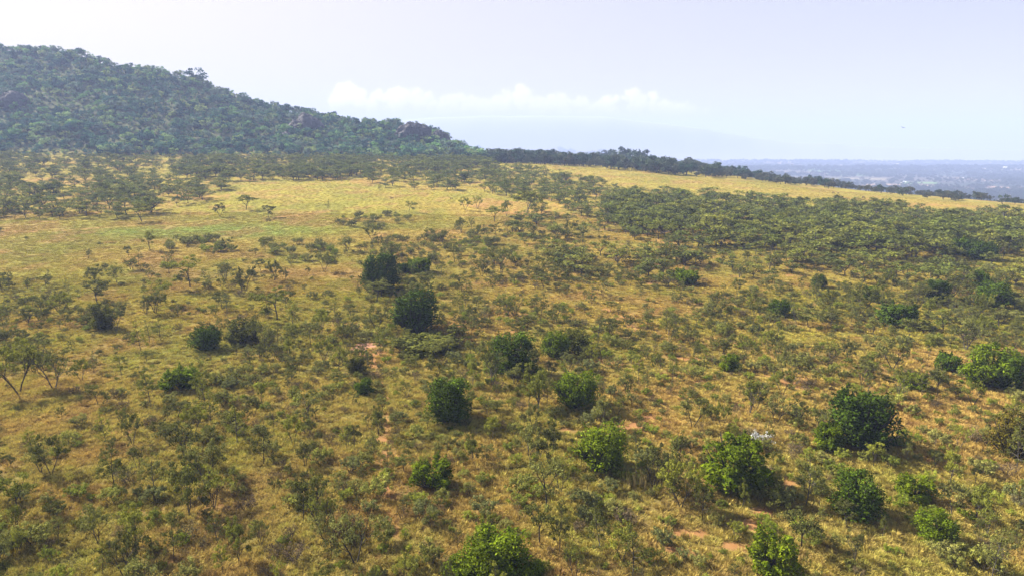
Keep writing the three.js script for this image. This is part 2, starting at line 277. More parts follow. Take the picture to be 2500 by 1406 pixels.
// a dense evergreen bush, one metre wide and `tall` high: leaves on many overlapping lobes
function bush(seed, tall, lobes, leaves, size, open = 0) {
  const r = rng(seed), T = new Soup(), C = new Soup(), L = [];
  for (let i = 0; i < lobes; i++) {
    const an = r() * 6.283, t = Math.sqrt(r()), y = 0.16 + 0.74 * r(), w = Math.sqrt(Math.max(0.12, 1 - Math.pow((y - 0.42) / 0.66, 2)));
    const rad = 0.07 + 0.1 * r(), q = 0.39 * (0.35 + 0.65 * t) * w;
    const lean = 0.12 * Math.sin(seed) * y, dent = 1 - 0.28 * vnoise(an * 1.3 + seed, y * 4);
    L.push([q * dent * Math.cos(an) + lean, y * tall * 0.9 * (0.85 + 0.2 * vnoise(an * 0.9 + seed * 3, 2)), q * dent * Math.sin(an), rad * (1 - open * 0.2), tone(r, 0.42)]);
    T.limb([0.03 * Math.cos(an), -0.03, 0.03 * Math.sin(an)], [q * Math.cos(an), y * tall * 0.9, q * Math.sin(an)], 0.018, 0.006, BARK, 3);
  }
  for (let i = 0; i < leaves; i++) {
    const l = L[Math.floor(r() * lobes)], n = rdir(r); if (n[1] < -0.5 && r() < 0.6) n[1] *= -1;
    const rr = l[3] * (0.6 + 0.5 * Math.pow(r(), 0.6) + (r() < 0.08 ? 0.12 : 0)), q = [l[0] + n[0] * rr, l[1] + n[1] * rr, l[2] + n[2] * rr];
    if (q[1] < 0.01) continue;
    const nm = norm(add(n, mul(rdir(r), 0.9))), al = norm(cross(nm, rdir(r))), ac = cross(nm, al), k = tone(r, 0.35), s = size * (0.55 + 0.7 * r());
    C.leaf(q, mul(al, s), mul(ac, s * 0.5), [k[0] * l[4][0], k[1] * l[4][1], k[2] * l[4][2]]);
  }
  for (let i = 0; i < 34; i++) {        // shoots that stand out of the crown, and a skirt at the foot
    const l = L[Math.floor(r() * lobes)], skirt = i > 24, o = norm(add(add([l[0], 0, l[2]], [0, skirt ? 0.05 : 0.3 + r() * 0.4, 0]), mul(rdir(r), 0.2))), k0 = tone(r, 0.3);
    const p = skirt ? [l[0] * 1.15, 0.05, l[2] * 1.15] : add([l[0], l[1], l[2]], mul(o, l[3] * 0.8)), len = 0.07 + 0.1 * r();
    T.limb(p, add(p, mul(o, len)), 0.004, 0.002, BARK, 3);
    for (let j = 0; j < 34; j++) { const t = r(), q = add(p, add(mul(o, len * t), mul(rdir(r), 0.035 * (1.1 - t)))), nm = rdir(r), al = norm(cross(nm, rdir(r))), ac = cross(nm, al), k = tone(r, 0.3), s = size * (0.5 + 0.6 * r()); if (q[1] > 0.005) C.leaf(q, mul(al, s), mul(ac, s * 0.5), [k[0] * k0[0], k[1] * k0[1], k[2] * k0[2]]); }
  }
  return { trunk: T.build(), crown: C.build() };
}
// a broad tree of rounded leaf masses, one metre tall (for the hill, the ridge, the valley)
function roundTree(seed, lobes, leaves, size, wide, low) {
  const r = rng(seed), T = new Soup(), C = new Soup(), L = [];
  const fork = [(r() - 0.5) * 0.05, 0.25, (r() - 0.5) * 0.05]; T.limb([0, -0.06, 0], fork, 0.035, 0.026, BARK, 5);
  for (let i = 0; i < lobes; i++) {
    const an = r() * 6.283, t = Math.sqrt(r()) * wide * 0.5, y = lerp(low, 0.84, Math.pow(r(), 0.75)), c = [t * Math.cos(an), y - t * t * 0.25, t * Math.sin(an)], rad = 0.12 + 0.1 * r();
    L.push([c, rad, tone(r, 0.26)]); T.limb(fork, c, 0.018, 0.006, BARK, 3);
  }
  for (let i = 0; i < leaves; i++) {
    const [c, rad, k0] = L[i % lobes], n = rdir(r); if (n[1] < -0.3 && r() < 0.7) n[1] *= -0.5;
    const rr = rad * (0.7 + 0.45 * r() + (r() < 0.1 ? 0.25 : 0)), q = [c[0] + n[0] * rr * 1.15, c[1] + n[1] * rr * 0.8, c[2] + n[2] * rr * 1.15];
    const nm = norm(add(n, mul(rdir(r), 0.9))), al = norm(cross(nm, rdir(r))), ac = cross(nm, al), k = tone(r, 0.3), s = size * (0.6 + 0.7 * r());
    C.leaf(q, mul(al, s), mul(ac, s * 0.6), [k[0] * k0[0], k[1] * k0[1], k[2] * k0[2]]);
  }
  return fit(T, C);
}
// a flat-topped acacia: limbs rising to a few wide, thin leaf layers
function flatTree(seed, leaves, size) {
  const r = rng(seed), T = new Soup(), C = new Soup(), n = 8 + Math.floor(r() * 4);
  const fork = [(r() - 0.5) * 0.1, 0.22 + r() * 0.12, (r() - 0.5) * 0.1]; T.limb([0, -0.06, 0], fork, 0.03, 0.022, BARK, 5);
  const turn = r() * 6.28;
  for (let i = 0; i < n; i++) {
    const an = turn + i * 2.399 + r() * 0.6, far = i === 0 ? 0.1 : 0.25 + r() * 0.38, y = i === 0 ? 0.93 : 0.28 + r() * 0.6, c = [far * Math.cos(an), y, far * Math.sin(an)], R = 0.2 + r() * 0.16, k0 = tone(r, 0.24);
    const mid = add(mul(fork, 0.45), mul(c, 0.55)); mid[1] -= 0.05; T.limb(fork, mid, 0.017, 0.011, BARK, 4); T.limb(mid, c, 0.011, 0.005, BARK, 3);
    for (let q = 0; q < 4; q++) { const b = r() * 6.28, e = [c[0] + R * 0.75 * Math.cos(b), c[1] + 0.01, c[2] + R * 0.75 * Math.sin(b)]; T.limb(add(mul(mid, 0.4), mul(c, 0.6)), e, 0.007, 0.003, BARK, 3); }
    const m = Math.round(leaves / n);
    for (let j = 0; j < m; j++) {
      const b = r() * 6.283, t = Math.sqrt(r()) * (0.8 + 0.25 * Math.sin(b * 3 + i)), p = [c[0] + R * t * Math.cos(b), c[1] + 0.07 * (1 - t * t) + (r() - 0.65) * 0.15, c[2] + R * t * Math.sin(b)];
      const al = norm(add([Math.cos(b), 0.1, Math.sin(b)], mul(rdir(r), 0.7))), nm = norm(add([0, 1.1, 0], mul(rdir(r), 0.8))), ac = norm(cross(al, nm)), k = tone(r, 0.3), s = size * (0.6 + 0.6 * r());
      C.leaf(p, mul(al, s), mul(ac, s * 0.4), [k[0] * k0[0], k[1] * k0[1], k[2] * k0[2]]);
    }
  }
  return fit(T, C);
}
function grassClump(seed, blades, h, w, lean, foot = 0.42) {
  const r = rng(seed), G = new Soup();
  for (let i = 0; i < blades; i++) {
    const an = r() * 6.283, t = Math.sqrt(r()) * w, p = [t * Math.cos(an), -0.03, t * Math.sin(an)], out = an + (r() - 0.5) * 1.6, l = h * (0.5 + 0.6 * r()) * (1 - 0.35 * t / w), b = lean * (0.3 + r());
    const q = [p[0] + Math.cos(out) * l * b, p[1] + l, p[2] + Math.sin(out) * l * b], s = 0.011 + 0.014 * r(), sd = r() * 6.283, k = tone(r, 0.25);
    const A = [p[0] + Math.cos(sd) * s, p[1], p[2] + Math.sin(sd) * s], B = [p[0] - Math.cos(sd) * s, p[1], p[2] - Math.sin(sd) * s];
    const M = [lerp(p[0], q[0], 0.45) , lerp(p[1], q[1], 0.62), lerp(p[2], q[2], 0.45)], m1 = add(M, mul(sub(A, p), 0.8)), m2 = add(M, mul(sub(B, p), 0.8));
    const k0 = [k[0] * foot, k[1] * foot * 0.88, k[2] * foot * 0.88], k2 = mul(k, 1.25);   // withered brown foot; tussock shade and sunlit tip also painted along the blade
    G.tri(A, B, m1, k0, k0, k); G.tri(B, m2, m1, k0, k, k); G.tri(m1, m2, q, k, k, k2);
  }
  return G.build();
}

// ------------------------------------------------------------------ plant materials (base colours, with haze blue mixed into the hill leaves)
const leafMat = (r, g, b, through = 0.3) => new THREE.MeshPhysicalMaterial({ color: new THREE.Color().setRGB(r, g, b), vertexColors: true, roughness: 0.85, transmission: through, thickness: 0, side: THREE.DoubleSide, specularIntensity: 0.04 });
const barkMat = (r, g, b) => new THREE.MeshStandardMaterial({ color: new THREE.Color().setRGB(r, g, b), vertexColors: true, roughness: 0.95 });
const M = {
  thorn: [leafMat(0.1503, 0.1607, 0.0254), leafMat(0.1093, 0.1157, 0.0254), leafMat(0.2049, 0.2121, 0.0305), leafMat(0.1639, 0.1672, 0.0422), leafMat(0.0887, 0.0925, 0.0237)],
  grey: [leafMat(0.2293, 0.2234, 0.06), leafMat(0.1863, 0.1885, 0.0415), leafMat(0.2436, 0.2513, 0.0508), leafMat(0.1575, 0.1676, 0.0553)],
  dry: [leafMat(0.1625, 0.12, 0.0605, 0.1), leafMat(0.125, 0.09, 0.055, 0.1), leafMat(0.1875, 0.138, 0.066, 0.1), leafMat(0.1375, 0.12, 0.055, 0.1)],
  lime: [leafMat(0.1984, 0.2415, 0.026, 0.4), leafMat(0.2645, 0.2898, 0.04, 0.4), leafMat(0.1719, 0.1993, 0.03, 0.35)],
  dark: [leafMat(0.044, 0.072, 0.007, 0.24), leafMat(0.062, 0.097, 0.007, 0.24), leafMat(0.11, 0.152, 0.006, 0.36), leafMat(0.14, 0.185, 0.008, 0.36), leafMat(0.1, 0.084, 0.01, 0.25), leafMat(0.1, 0.105, 0.018, 0.25)],
  wood: [leafMat(0.1267, 0.1485, 0.0257), leafMat(0.1584, 0.1722, 0.0292), leafMat(0.1076, 0.1247, 0.0292), leafMat(0.19, 0.1959, 0.0343)],
  hill: [leafMat(0.0579, 0.1379, 0.0963), leafMat(0.079, 0.164, 0.0963), leafMat(0.0263, 0.0787, 0.0688), leafMat(0.1474, 0.2756, 0.0963), leafMat(0.1474, 0.21, 0.1514), leafMat(0.2317, 0.3281, 0.1238)],  // leaf greens shifted towards blue: distance haze painted into the colour
  ridge: [leafMat(0.0407, 0.0689, 0.0437, 0.2), leafMat(0.0542, 0.0787, 0.0437, 0.2), leafMat(0.0338, 0.0689, 0.0437, 0.2), leafMat(0.0677, 0.0836, 0.0524, 0.2)],
  bark: [barkMat(0.0384, 0.0307, 0.0243), barkMat(0.064, 0.0544, 0.0448), barkMat(0.0256, 0.0205, 0.0179)],
};
const grassMat = new THREE.MeshPhysicalMaterial({ color: 0xffffff, vertexColors: true, roughness: 0.85, transmission: 0.3, thickness: 0, side: THREE.DoubleSide, specularIntensity: 0.04 });

// ------------------------------------------------------------------ placing
const used = new Map();
function numbered(name) { const n = used.get(name) ?? 0; used.set(name, n + 1); return n ? name + '_' + String(n).padStart(3, '0') : name; }
const UNIT = ['', 'first', 'second', 'third', 'fourth', 'fifth', 'sixth', 'seventh', 'eighth', 'ninth', 'tenth', 'eleventh', 'twelfth', 'thirteenth', 'fourteenth', 'fifteenth', 'sixteenth', 'seventeenth', 'eighteenth', 'nineteenth'], TENS = ['', '', 'twent', 'thirt', 'fort', 'fift', 'sixt', 'sevent', 'eight', 'ninet'];
const ordinal = (n) => (n < 20 ? UNIT[n] : n % 10 ? TENS[Math.floor(n / 10)] + 'y-' + UNIT[n % 10] : TENS[Math.floor(n / 10)] + 'ieth');
const protos = new Map();
function plant(kind, variant, V, crown, bark, p, sy, sx, turn, tilt = 0) {
  const key = kind + variant; let o;
  const base = protos.get(key);
  if (base) o = base.clone();
  else {
    o = new THREE.Group();
    const t = new THREE.Mesh(V.trunk, bark), c = new THREE.Mesh(V.crown, crown); t.name = V.stems ?? 'trunk'; c.name = V.leaves ?? 'crown';
    for (const m of [t, c]) m.castShadow = m.receiveShadow = true;
    o.add(t, c); protos.set(key, o);
  }
  o.children[0].material = bark; o.children[1].material = crown;
  o.name = numbered(kind); o.position.set(p.x, p.y, -p.d); o.scale.set(sx, sy, sx); o.rotation.set(tilt, turn, tilt * 0.6);
  scene.add(o); return o;
}
function stuff(name, label, category, V, list, mat, bark) { // list of {p, sy, sx, turn, v, c}
  const g = new THREE.Group(); g.name = name; g.userData = { kind: 'stuff', label, category };
  const m = new THREE.Matrix4(), q = new THREE.Quaternion(), up = new THREE.Vector3(0, 1, 0), col = new THREE.Color();
  V.forEach((geo, k) => {
    const mine = list.filter((e) => e.v === k); if (!mine.length) return;
    for (const [part, ge, ma] of geo.trunk ? [['trunk', geo.trunk, bark], ['crown', geo.crown, mat]] : [['blade', geo, mat]]) {
      const im = new THREE.InstancedMesh(ge, ma, mine.length); im.name = part; im.castShadow = im.receiveShadow = true; im.userData = { kind: 'stuff' };
      mine.forEach((e, i) => { q.setFromAxisAngle(up, e.turn); m.compose(new THREE.Vector3(e.p.x, e.p.y, -e.p.d), q, new THREE.Vector3(e.sx, e.sy, e.sx)); im.setMatrixAt(i, m); if (part !== 'trunk') im.setColorAt(i, col.setRGB(...e.c)); });
      g.add(im);
    }
  });
  scene.add(g); return g;
}
const inPoly = (P, x, y) => { let c = false; for (let i = 0, j = P.length - 1; i < P.length; j = i++) if ((P[i][1] > y) !== (P[j][1] > y) && x < (P[j][0] - P[i][0]) * (y - P[i][1]) / (P[j][1] - P[i][1]) + P[i][0]) c = !c; return c; };
const blocked = []; // circles that hold a placed plant
const free = (x, d, r) => { for (const b of blocked) if (Math.hypot(x - b.x, d - b.d) < b.r + r) return false; return true; };

// ---- evergreen bushes, each seen on its own (photo x, foot y, width, height in the photo's pixels)
const BV = [bush(11, 1.0, 84, 9500, 0.022), bush(12, 0.92, 84, 9500, 0.022), bush(13, 1.12, 80, 9500, 0.022), bush(14, 0.8, 48, 6000, 0.027, 0.5), bush(15, 1.0, 42, 6500, 0.027, 1), bush(16, 0.6, 40, 5000, 0.03, 0.6)];
for (const v of BV) { v.stems = 'stem'; v.leaves = 'foliage'; }
const BUSHES = [
  [920, 716, 92, 104, 2, 0, 'tall dark evergreen bush with a squared top, behind the round one'],
  [1006, 822, 116, 118, 0, 0, 'round dark evergreen bush casting a shadow beside the bare pink soil'],
  [1245, 922, 118, 118, 2, 1, 'tall dark green bush with a narrow top, in the middle of the slope'],
  [1355, 878, 70, 72, 1, 2, 'small bright green round bush right of the narrow-topped bush'],
  [1412, 868, 74, 60, 3, 5, 'olive brown bush touching the right side of a small bright green one'],
  [1090, 1040, 118, 128, 2, 1, 'dark bush with a bright yellow-green clump low on its left'],
  [1402, 1005, 112, 100, 0, 2, 'bright green bush below the small round one, shaded at right'],
  [1468, 1165, 125, 130, 0, 3, 'vivid green leafy bush with tall dry stalks at its right foot'],
  [1808, 1215, 178, 150, 4, 2, 'largest bright green bush, peaked, above the bare red soil'],
  [2132, 1112, 165, 160, 1, 0, 'large round very dark green bush in the right foreground'],
  [2030, 1105, 80, 75, 4, 2, 'low green bush leaning on the left of the large dark round bush'],
  [2112, 1278, 130, 122, 2, 1, 'dense dark bush below the large round one, right foreground'],
  [2306, 1335, 100, 90, 0, 2, 'compact round green bush near the lower right corner'],
  [1905, 1425, 122, 130, 4, 3, 'bright green bush cut by the bottom edge, right of the centre'],
  [1205, 1440, 175, 150, 2, 2, 'big bright green bush cut by the bottom edge, at the centre'],
  [1120, 1435, 90, 75, 3, 2, 'low yellow-green bush at the left of the bottom centre bush'],
  [1305, 1435, 70, 65, 3, 2, 'small low green bush at the right of the bottom centre bush'],
  [2490, 1125, 105, 125, 1, 4, 'bronze-tinged dark bush cut by the right edge'],
  [2435, 955, 120, 105, 3, 2, 'wide bright green bush near the right edge, above the bronze one'],
  [2490, 960, 80, 100, 1, 1, 'dark bush at the right edge beside the wide bright green one'],
  [2328, 910, 62, 42, 5, 1, 'small dark bush left of the wide bright green one'],
  [2405, 637, 72, 50, 1, 0, 'dark bush below the acacia wood, near the right edge'],
  [2352, 625, 55, 40, 5, 1, 'mid green bush touching the left of the dark bush below the wood'],
  [2300, 742, 60, 66, 2, 0, 'upright dark bush standing alone in straw grass at right'],
  [2440, 760, 84, 72, 0, 1, 'dark leafy bush near the right edge, below the wood'],
  [2410, 705, 46, 42, 3, 1, 'small dark bush behind the leafy one near the right edge'],
  [2205, 800, 92, 52, 5, 1, 'low wide green bush left of the upright dark bush'],
  [1905, 775, 54, 46, 1, 1, 'small dark green bush amid grey shrubs, right of centre'],
  [2005, 705, 38, 36, 0, 0, 'small round dark bush in pale grass right of centre'],
  [2135, 735, 42, 40, 1, 1, 'small dark bush left of the upright dark bush'],
  [1682, 697, 60, 36, 5, 2, 'low bright green bush among grey thorn trees'],
  [1788, 908, 56, 46, 4, 2, 'small spiky green bush in the grass right of centre'],
  [488, 860, 76, 66, 1, 1, 'dark round bush on the left slope beside a pale one'],
  [578, 845, 80, 62, 3, 5, 'pale olive bush touching the right of the dark left slope bush'],
  [428, 956, 100, 50, 5, 2, 'low spreading green bush on the left slope'],
  [240, 808, 62, 72, 2, 5, 'narrow olive bush among thorn trees at far left'],
  [868, 915, 46, 50, 2, 5, 'small upright olive bush just below the bare pink soil'],
  [1050, 1205, 105, 80, 4, 2, 'soft green shrub left of the bottom centre bush'],
  [885, 965, 50, 42, 3, 1, 'small green bush at the foot of the soil trail'],
  [2240, 955, 62, 40, 5, 3, 'low lime green shrub above the large dark round bush'],
  [1020, 668, 62, 34, 5, 2, 'low light green bush right of the squared dark bush'],
  [985, 668, 36, 28, 1, 0, 'small dark bush at the left of a low light green one'],
  [1035, 868, 170, 34, 5, 5, 'long low olive green shrub in front of the round dark bush'],
  [2250, 1230, 90, 70, 4, 3, 'loose lime green shrub between two dark bushes, right foreground'],
];
for (const [px, py, w, h, v, m, label] of BUSHES) {
  const p = at(px, py), s = project(p.x, p.y, p.d)[2] / FOCAL, tall = [1.0, 0.92, 1.12, 0.8, 1.0, 0.6][v];
  p.d += w * s * 0.3; p.y = land(p.x, p.d) - 0.1;
  const o = plant('evergreen_bush', '_' + v, BV[v], M.dark[m], M.bark[2], p, h * s * 1.06 / tall, w * s * 1.27, hash(px, py) * 6.28);
  o.userData = { label, category: 'bush' };
  blocked.push({ x: p.x, d: p.d, r: w * s * 0.42 });
}

// ---- thorn trees that stand apart (photo x, foot y, height in the photo's pixels, style)
const TV = [thornTree(21, 'upright', 2300, 0.024), thornTree(22, 'upright', 2100, 0.024), thornTree(23, 'vase', 2600, 0.024), thornTree(24, 'vase', 2500, 0.024), thornTree(25, 'umbrella', 2600, 0.024), thornTree(26, 'umbrella', 2600, 0.024), thornTree(27, 'vase', 1300, 0.024), thornTree(28, 'upright', 1000, 0.024)];
TV.push(thornTree(81, 'upright', 1800, 0.024), thornTree(82, 'vase', 2200, 0.024), thornTree(83, 'vase', 1500, 0.026), thornTree(84, 'upright', 2400, 0.025), thornTree(85, 'umbrella', 1500, 0.024));
const SV = [thornTree(31, 'shrub', 2600, 0.034), thornTree(32, 'shrub', 2400, 0.036), thornTree(33, 'shrub', 2800, 0.032), thornTree(34, 'shrub', 2300, 0.036), thornTree(35, 'shrub', 1700, 0.034), thornTree(36, 'shrub', 3000, 0.03)];
const DV = [thornTree(41, 'shrub', 1000, 0.03), thornTree(42, 'shrub', 800, 0.03), thornTree(43, 'vase', 500, 0.028)];
const FV = [flatTree(51, 620, 0.065), flatTree(52, 680, 0.065), flatTree(53, 560, 0.068), flatTree(54, 640, 0.065), flatTree(55, 600, 0.068)];
const RV = [roundTree(61, 11, 560, 0.06, 0.95, 0.35), roundTree(62, 14, 600, 0.055, 1.15, 0.3), roundTree(63, 9, 480, 0.065, 0.8, 0.3), roundTree(64, 16, 640, 0.055, 1.3, 0.25), roundTree(65, 8, 420, 0.065, 0.9, 0.45)];
const HV = [...RV, bush(66, 0.9, 30, 900, 0.06), FV[0], thornTree(67, 'vase', 900, 0.04)];
for (const V of [SV, DV]) for (const v of V) { v.stems = 'stem'; v.leaves = 'foliage'; }
const SINGLE = [
  [655, 532, 30, 4, 'small thorn tree alone on open grass, rightmost of the three on the left plain'], [600, 512, 36, 5, 'wide-topped acacia alone on open grass, middle one of the three on the left plain'], [537, 529, 32, 2, 'two-stemmed acacia on open grass, leftmost of the three on the left plain'],
  [801, 514, 26, 7, 'small dark thorn tree standing alone in the centre of the plain'], [998, 520, 28, 4, 'small rounded tree standing alone with a shadow, right of the lone dark one'], [345, 541, 44, 5, 'acacia in front of the left tree belt, nearest the green grass'],
  [365, 612, 48, 2, 'vase-shaped thorn tree with a dark foot beside the green grass'], [215, 632, 26, 6, 'tiny leaning thorn tree in the open grass at left'], [284, 690, 48, 6, 'sparse bare-limbed thorn tree in the open left grass'], [463, 702, 76, 4, 'spreading green acacia with a bare trunk on the left slope'],
  [365, 683, 28, 6, 'thin sapling left of the spreading green acacia'], [20, 706, 50, 1, 'thin layered thorn tree at the left edge of the slope'], [65, 706, 30, 6, 'small leaning thorn tree near the left edge'], [1207, 541, 38, 5, 'dark acacia with a shadow left of the centre grove'],
  [1048, 582, 26, 2, 'small forked thorn tree below the lone rounded tree'], [927, 467, 17, 7, 'leaning small tree in front of the centre tree belt'], [1135, 514, 32, 2, 'grey-leaved acacia, left one of a pair on the plain'], [1166, 510, 34, 6, 'grey leaning acacia, right one of a pair on the plain'],
  [1237, 528, 40, 3, 'low-crowned acacia left of the broad flat-topped one'], [1285, 527, 62, 5, 'broad flat-topped acacia on red soil in the centre'], [1312, 514, 36, 3, 'bushy acacia behind the broad flat-topped one'], [676, 780, 78, 4, 'umbrella-shaped thorn tree with a slim trunk on the left slope'],
  [818, 772, 46, 7, 'thin bare thorn tree right of the umbrella-shaped one'], [920, 808, 72, 6, 'sparse thorn tree between the two dark evergreen bushes'], [363, 836, 56, 7, 'slim thorn tree, left one of a pair on the left slope'], [390, 830, 54, 7, 'slim thorn tree, right one of a pair on the left slope'],
  [283, 806, 60, 3, 'spreading thorn tree right of the narrow olive bush'], [150, 770, 56, 2, 'dark leafy thorn tree left of the narrow olive bush'], [237, 742, 58, 4, 'acacia above the narrow olive bush at far left'], [490, 965, 84, 0, 'tall layered thorn tree right of the low spreading bush'],
  [295, 915, 64, 0, 'dark conical thorn tree on the lower left slope'], [790, 664, 52, 3, 'leafy thorn tree left of the squared dark bush'], [1110, 640, 58, 1, 'upright dark thorn tree right of the squared dark bush'], [430, 592, 20, 6, 'tiny thorn tree at the edge of the low green thicket'],
  [463, 592, 24, 7, 'small thorn tree standing in the low green thicket'], [45, 960, 130, 2, 'tall bare-trunked thorn tree at the far left edge'], [130, 950, 116, 6, 'tall leaning thorn tree second from the left edge'], [378, 745, 60, 4, 'dark-crowned thorn tree left of the slope thicket'],
  [500, 1180, 112, 3, 'spreading yellow-green thorn tree, lower left'], [330, 1345, 115, 2, 'wide many-limbed thorn tree in the lower left corner'], [240, 1330, 105, 3, 'feathery green thorn tree in the lower left corner'], [1465, 1345, 110, 1, 'grey-green thorn tree with a thin dark trunk, bottom centre'], [1520, 1370, 95, 2, 'pale grey thorn tree by the bottom centre trunk'],
];
function note(o, label, category, group) { o.userData = { label, category }; if (group) o.userData.group = group; return o; }
for (const [px, py, h, v, label] of SINGLE) {
  const p = at(px, py), s = project(p.x, p.y, p.d)[2] / FOCAL, hh = h * s * 1.06;
  p.y -= 0.03;
  note(plant('thorn_tree', '_' + v, TV[v], M.thorn[(px + v) % 5], M.bark[px % 3], p, hh, hh * (v === 4 || v === 5 ? 1.15 : 1.0), hash(px, py + 1) * 6.28), label, 'tree');
  blocked.push({ x: p.x, d: p.d, r: hh * 0.3 });
}

// ---- the scattered shrubland
const OPEN = [[0, 545], [330, 552], [520, 520], [480, 490], [560, 440], [720, 430], [930, 462], [1120, 478], [1190, 500], [1130, 545], [1010, 575], [860, 590], [640, 590], [420, 585], [260, 640], [0, 690]];
const THICKET = [[[410, 590], [560, 585], [570, 615], [415, 620]], [[620, 590], [740, 585], [800, 605], [850, 640], [740, 650], [630, 612]], [[820, 530], [1000, 525], [1010, 550], [900, 565], [825, 550]], [[930, 590], [1230, 575], [1260, 640], [960, 660]]];
function density(px, py, x, d) { // plants per square metre
  if (py < 560 && px < 1420) return 0.0006;
  const patch = sstep(0.34, 0.62, fbm(x / 13 + 7, d / 13, 3));
  if (inPoly(OPEN, px, py)) return 0.001;
  let k = lerp(0.045, 0.4, sstep(600, 1020, py));
  if (px < 900) k *= lerp(lerp(0.55, 1.15, sstep(620, 900, py)), 1, sstep(700, 900, px)); else k *= lerp(2.5, 1.15, sstep(620, 950, py)) * lerp(1, 1.9, sstep(820, 1020, py)) * lerp(1, 1.15, sstep(560, 640, py));
  return k * (0.25 + 1.3 * patch);
}
const wild = [];
{
  const r = rng(404), cell = 1.7;
  for (let d = 26; d < 260; d += cell) for (let x = -0.8 * d - 6; x < 0.8 * d + 6; x += cell) {
    const X = x + r() * cell, D = d + r() * cell, q = r(), q2 = r(), q3 = r(), q4 = r(), q5 = r(), q6 = r();
    const y = land(X, D), [px, py] = project(X, y, D);
    if (py < 520 || py > 1500 || px < -90 || px > 2590) continue;
    if (q > density(px, py, X, D) * cell * cell) continue;
    if (soil(X, D) > 0.45 || !free(X, D, 0.35)) continue;
    const right = sstep(700, 1100, px), tree = 0.36 - 0.08 * right;
    let kind = q2 < tree ? 'thorn_tree' : q2 < tree + 0.3 ? 'grey_shrub' : q2 < tree + 0.53 - 0.1 * right ? 'dry_shrub' : 'green_shrub';
    wild.push({ kind, p: { x: X, d: D, y: y - 0.03 }, px, py, h: { thorn_tree: 1.4 + 2.3 * q3 * q3 * (0.6 + q4), grey_shrub: 0.65 + 1.15 * q3 * q3, dry_shrub: 0.5 + 0.8 * q3, green_shrub: 0.45 + 0.8 * q3 * q3 }[kind], turn: q5 * 6.28, u: q6, w: q4 });
  }
  for (const P of THICKET) { // low green thickets on the plain
    let n = 0; const xs = P.map((e) => e[0]), ys = P.map((e) => e[1]);
    for (let k = 0; k < 400 && n < 26; k++) {
      const px = lerp(Math.min(...xs), Math.max(...xs), r()), py = lerp(Math.min(...ys), Math.max(...ys), r()), q = r(), u = r(), w = r();
      if (!inPoly(P, px, py) || fbm(px / 30, py / 12, 2) < 0.4) continue;
      const p = at(px, py); n++; p.y -= 0.03;
      wild.push({ kind: q < 0.55 ? 'green_shrub' : 'grey_shrub', p, px, py, h: 1.1 + 1.2 * q, turn: u * 6.28, u, w });
    }
  }
}
const KIND = { thorn_tree: { V: TV, m: 'thorn', c: 'tree', what: 'thorn tree' }, grey_shrub: { V: SV, m: 'grey', c: 'shrub', what: 'grey-green shrub' }, dry_shrub: { V: DV, m: 'dry', c: 'shrub', what: 'dry brown shrub' }, green_shrub: { V: SV, m: 'lime', c: 'shrub', what: 'light green shrub' } };
const SHORT = { 0: 'squared dark bush', 1: 'round dark bush by the pink soil', 2: 'narrow-topped dark bush', 3: 'small bright round bush', 5: 'dark bush with a yellow-green clump', 6: 'shaded bright green bush', 7: 'vivid bush with dry stalks', 8: 'largest bright green bush', 9: 'largest dark round bush', 11: 'dense dark bush, right foreground', 12: 'compact round bush, lower right', 13: 'bright bush cut by the bottom edge', 14: 'big bush at the bottom centre', 17: 'bronze-tinged bush at the right edge', 18: 'wide bright bush, right edge', 21: 'dark bush below the wood', 23: 'upright dark bush in straw grass', 24: 'leafy dark bush, right edge', 26: 'low wide green bush', 30: 'low bright bush among thorn trees', 31: 'small spiky green bush', 32: 'dark left slope bush', 34: 'low spreading bush, left slope', 35: 'narrow olive bush, far left', 37: 'soft green shrub, bottom centre', 38: 'small bush at the trail foot', 39: 'low lime shrub', 42: 'long low olive shrub' };
const MARKS = BUSHES.map(([px, py, w, h], i) => ({ px, py: py - h / 2, label: SHORT[i] })).filter((k) => k.label);
function describe(list, what) { // name every plant by the bush it stands nearest to, its side and its rank there
  const cells = new Map();
  for (const e of list) {
    let best = null, bd = 1e9; for (const k of MARKS) { const q = Math.hypot(e.px - k.px, (e.py - k.py) * 1.5); if (q < bd) { bd = q; best = k; } }
    const dx = e.px - best.px, dy = (e.py - best.py) * 1.5, side = Math.abs(dx) > Math.abs(dy) ? (dx < 0 ? 'left of' : 'right of') : (dy < 0 ? 'beyond' : 'in front of'), key = side + best.label;
    if (!cells.has(key)) cells.set(key, []); cells.get(key).push({ e, bd, side, best });
  }
  for (const c of cells.values()) { c.sort((a, b) => a.bd - b.bd); c.forEach(({ e, side, best }, i) => { e.label = `${i ? ordinal(i + 1) + ' nearest' : 'nearest'} ${what} ${side} the ${best.label}`; }); }
}
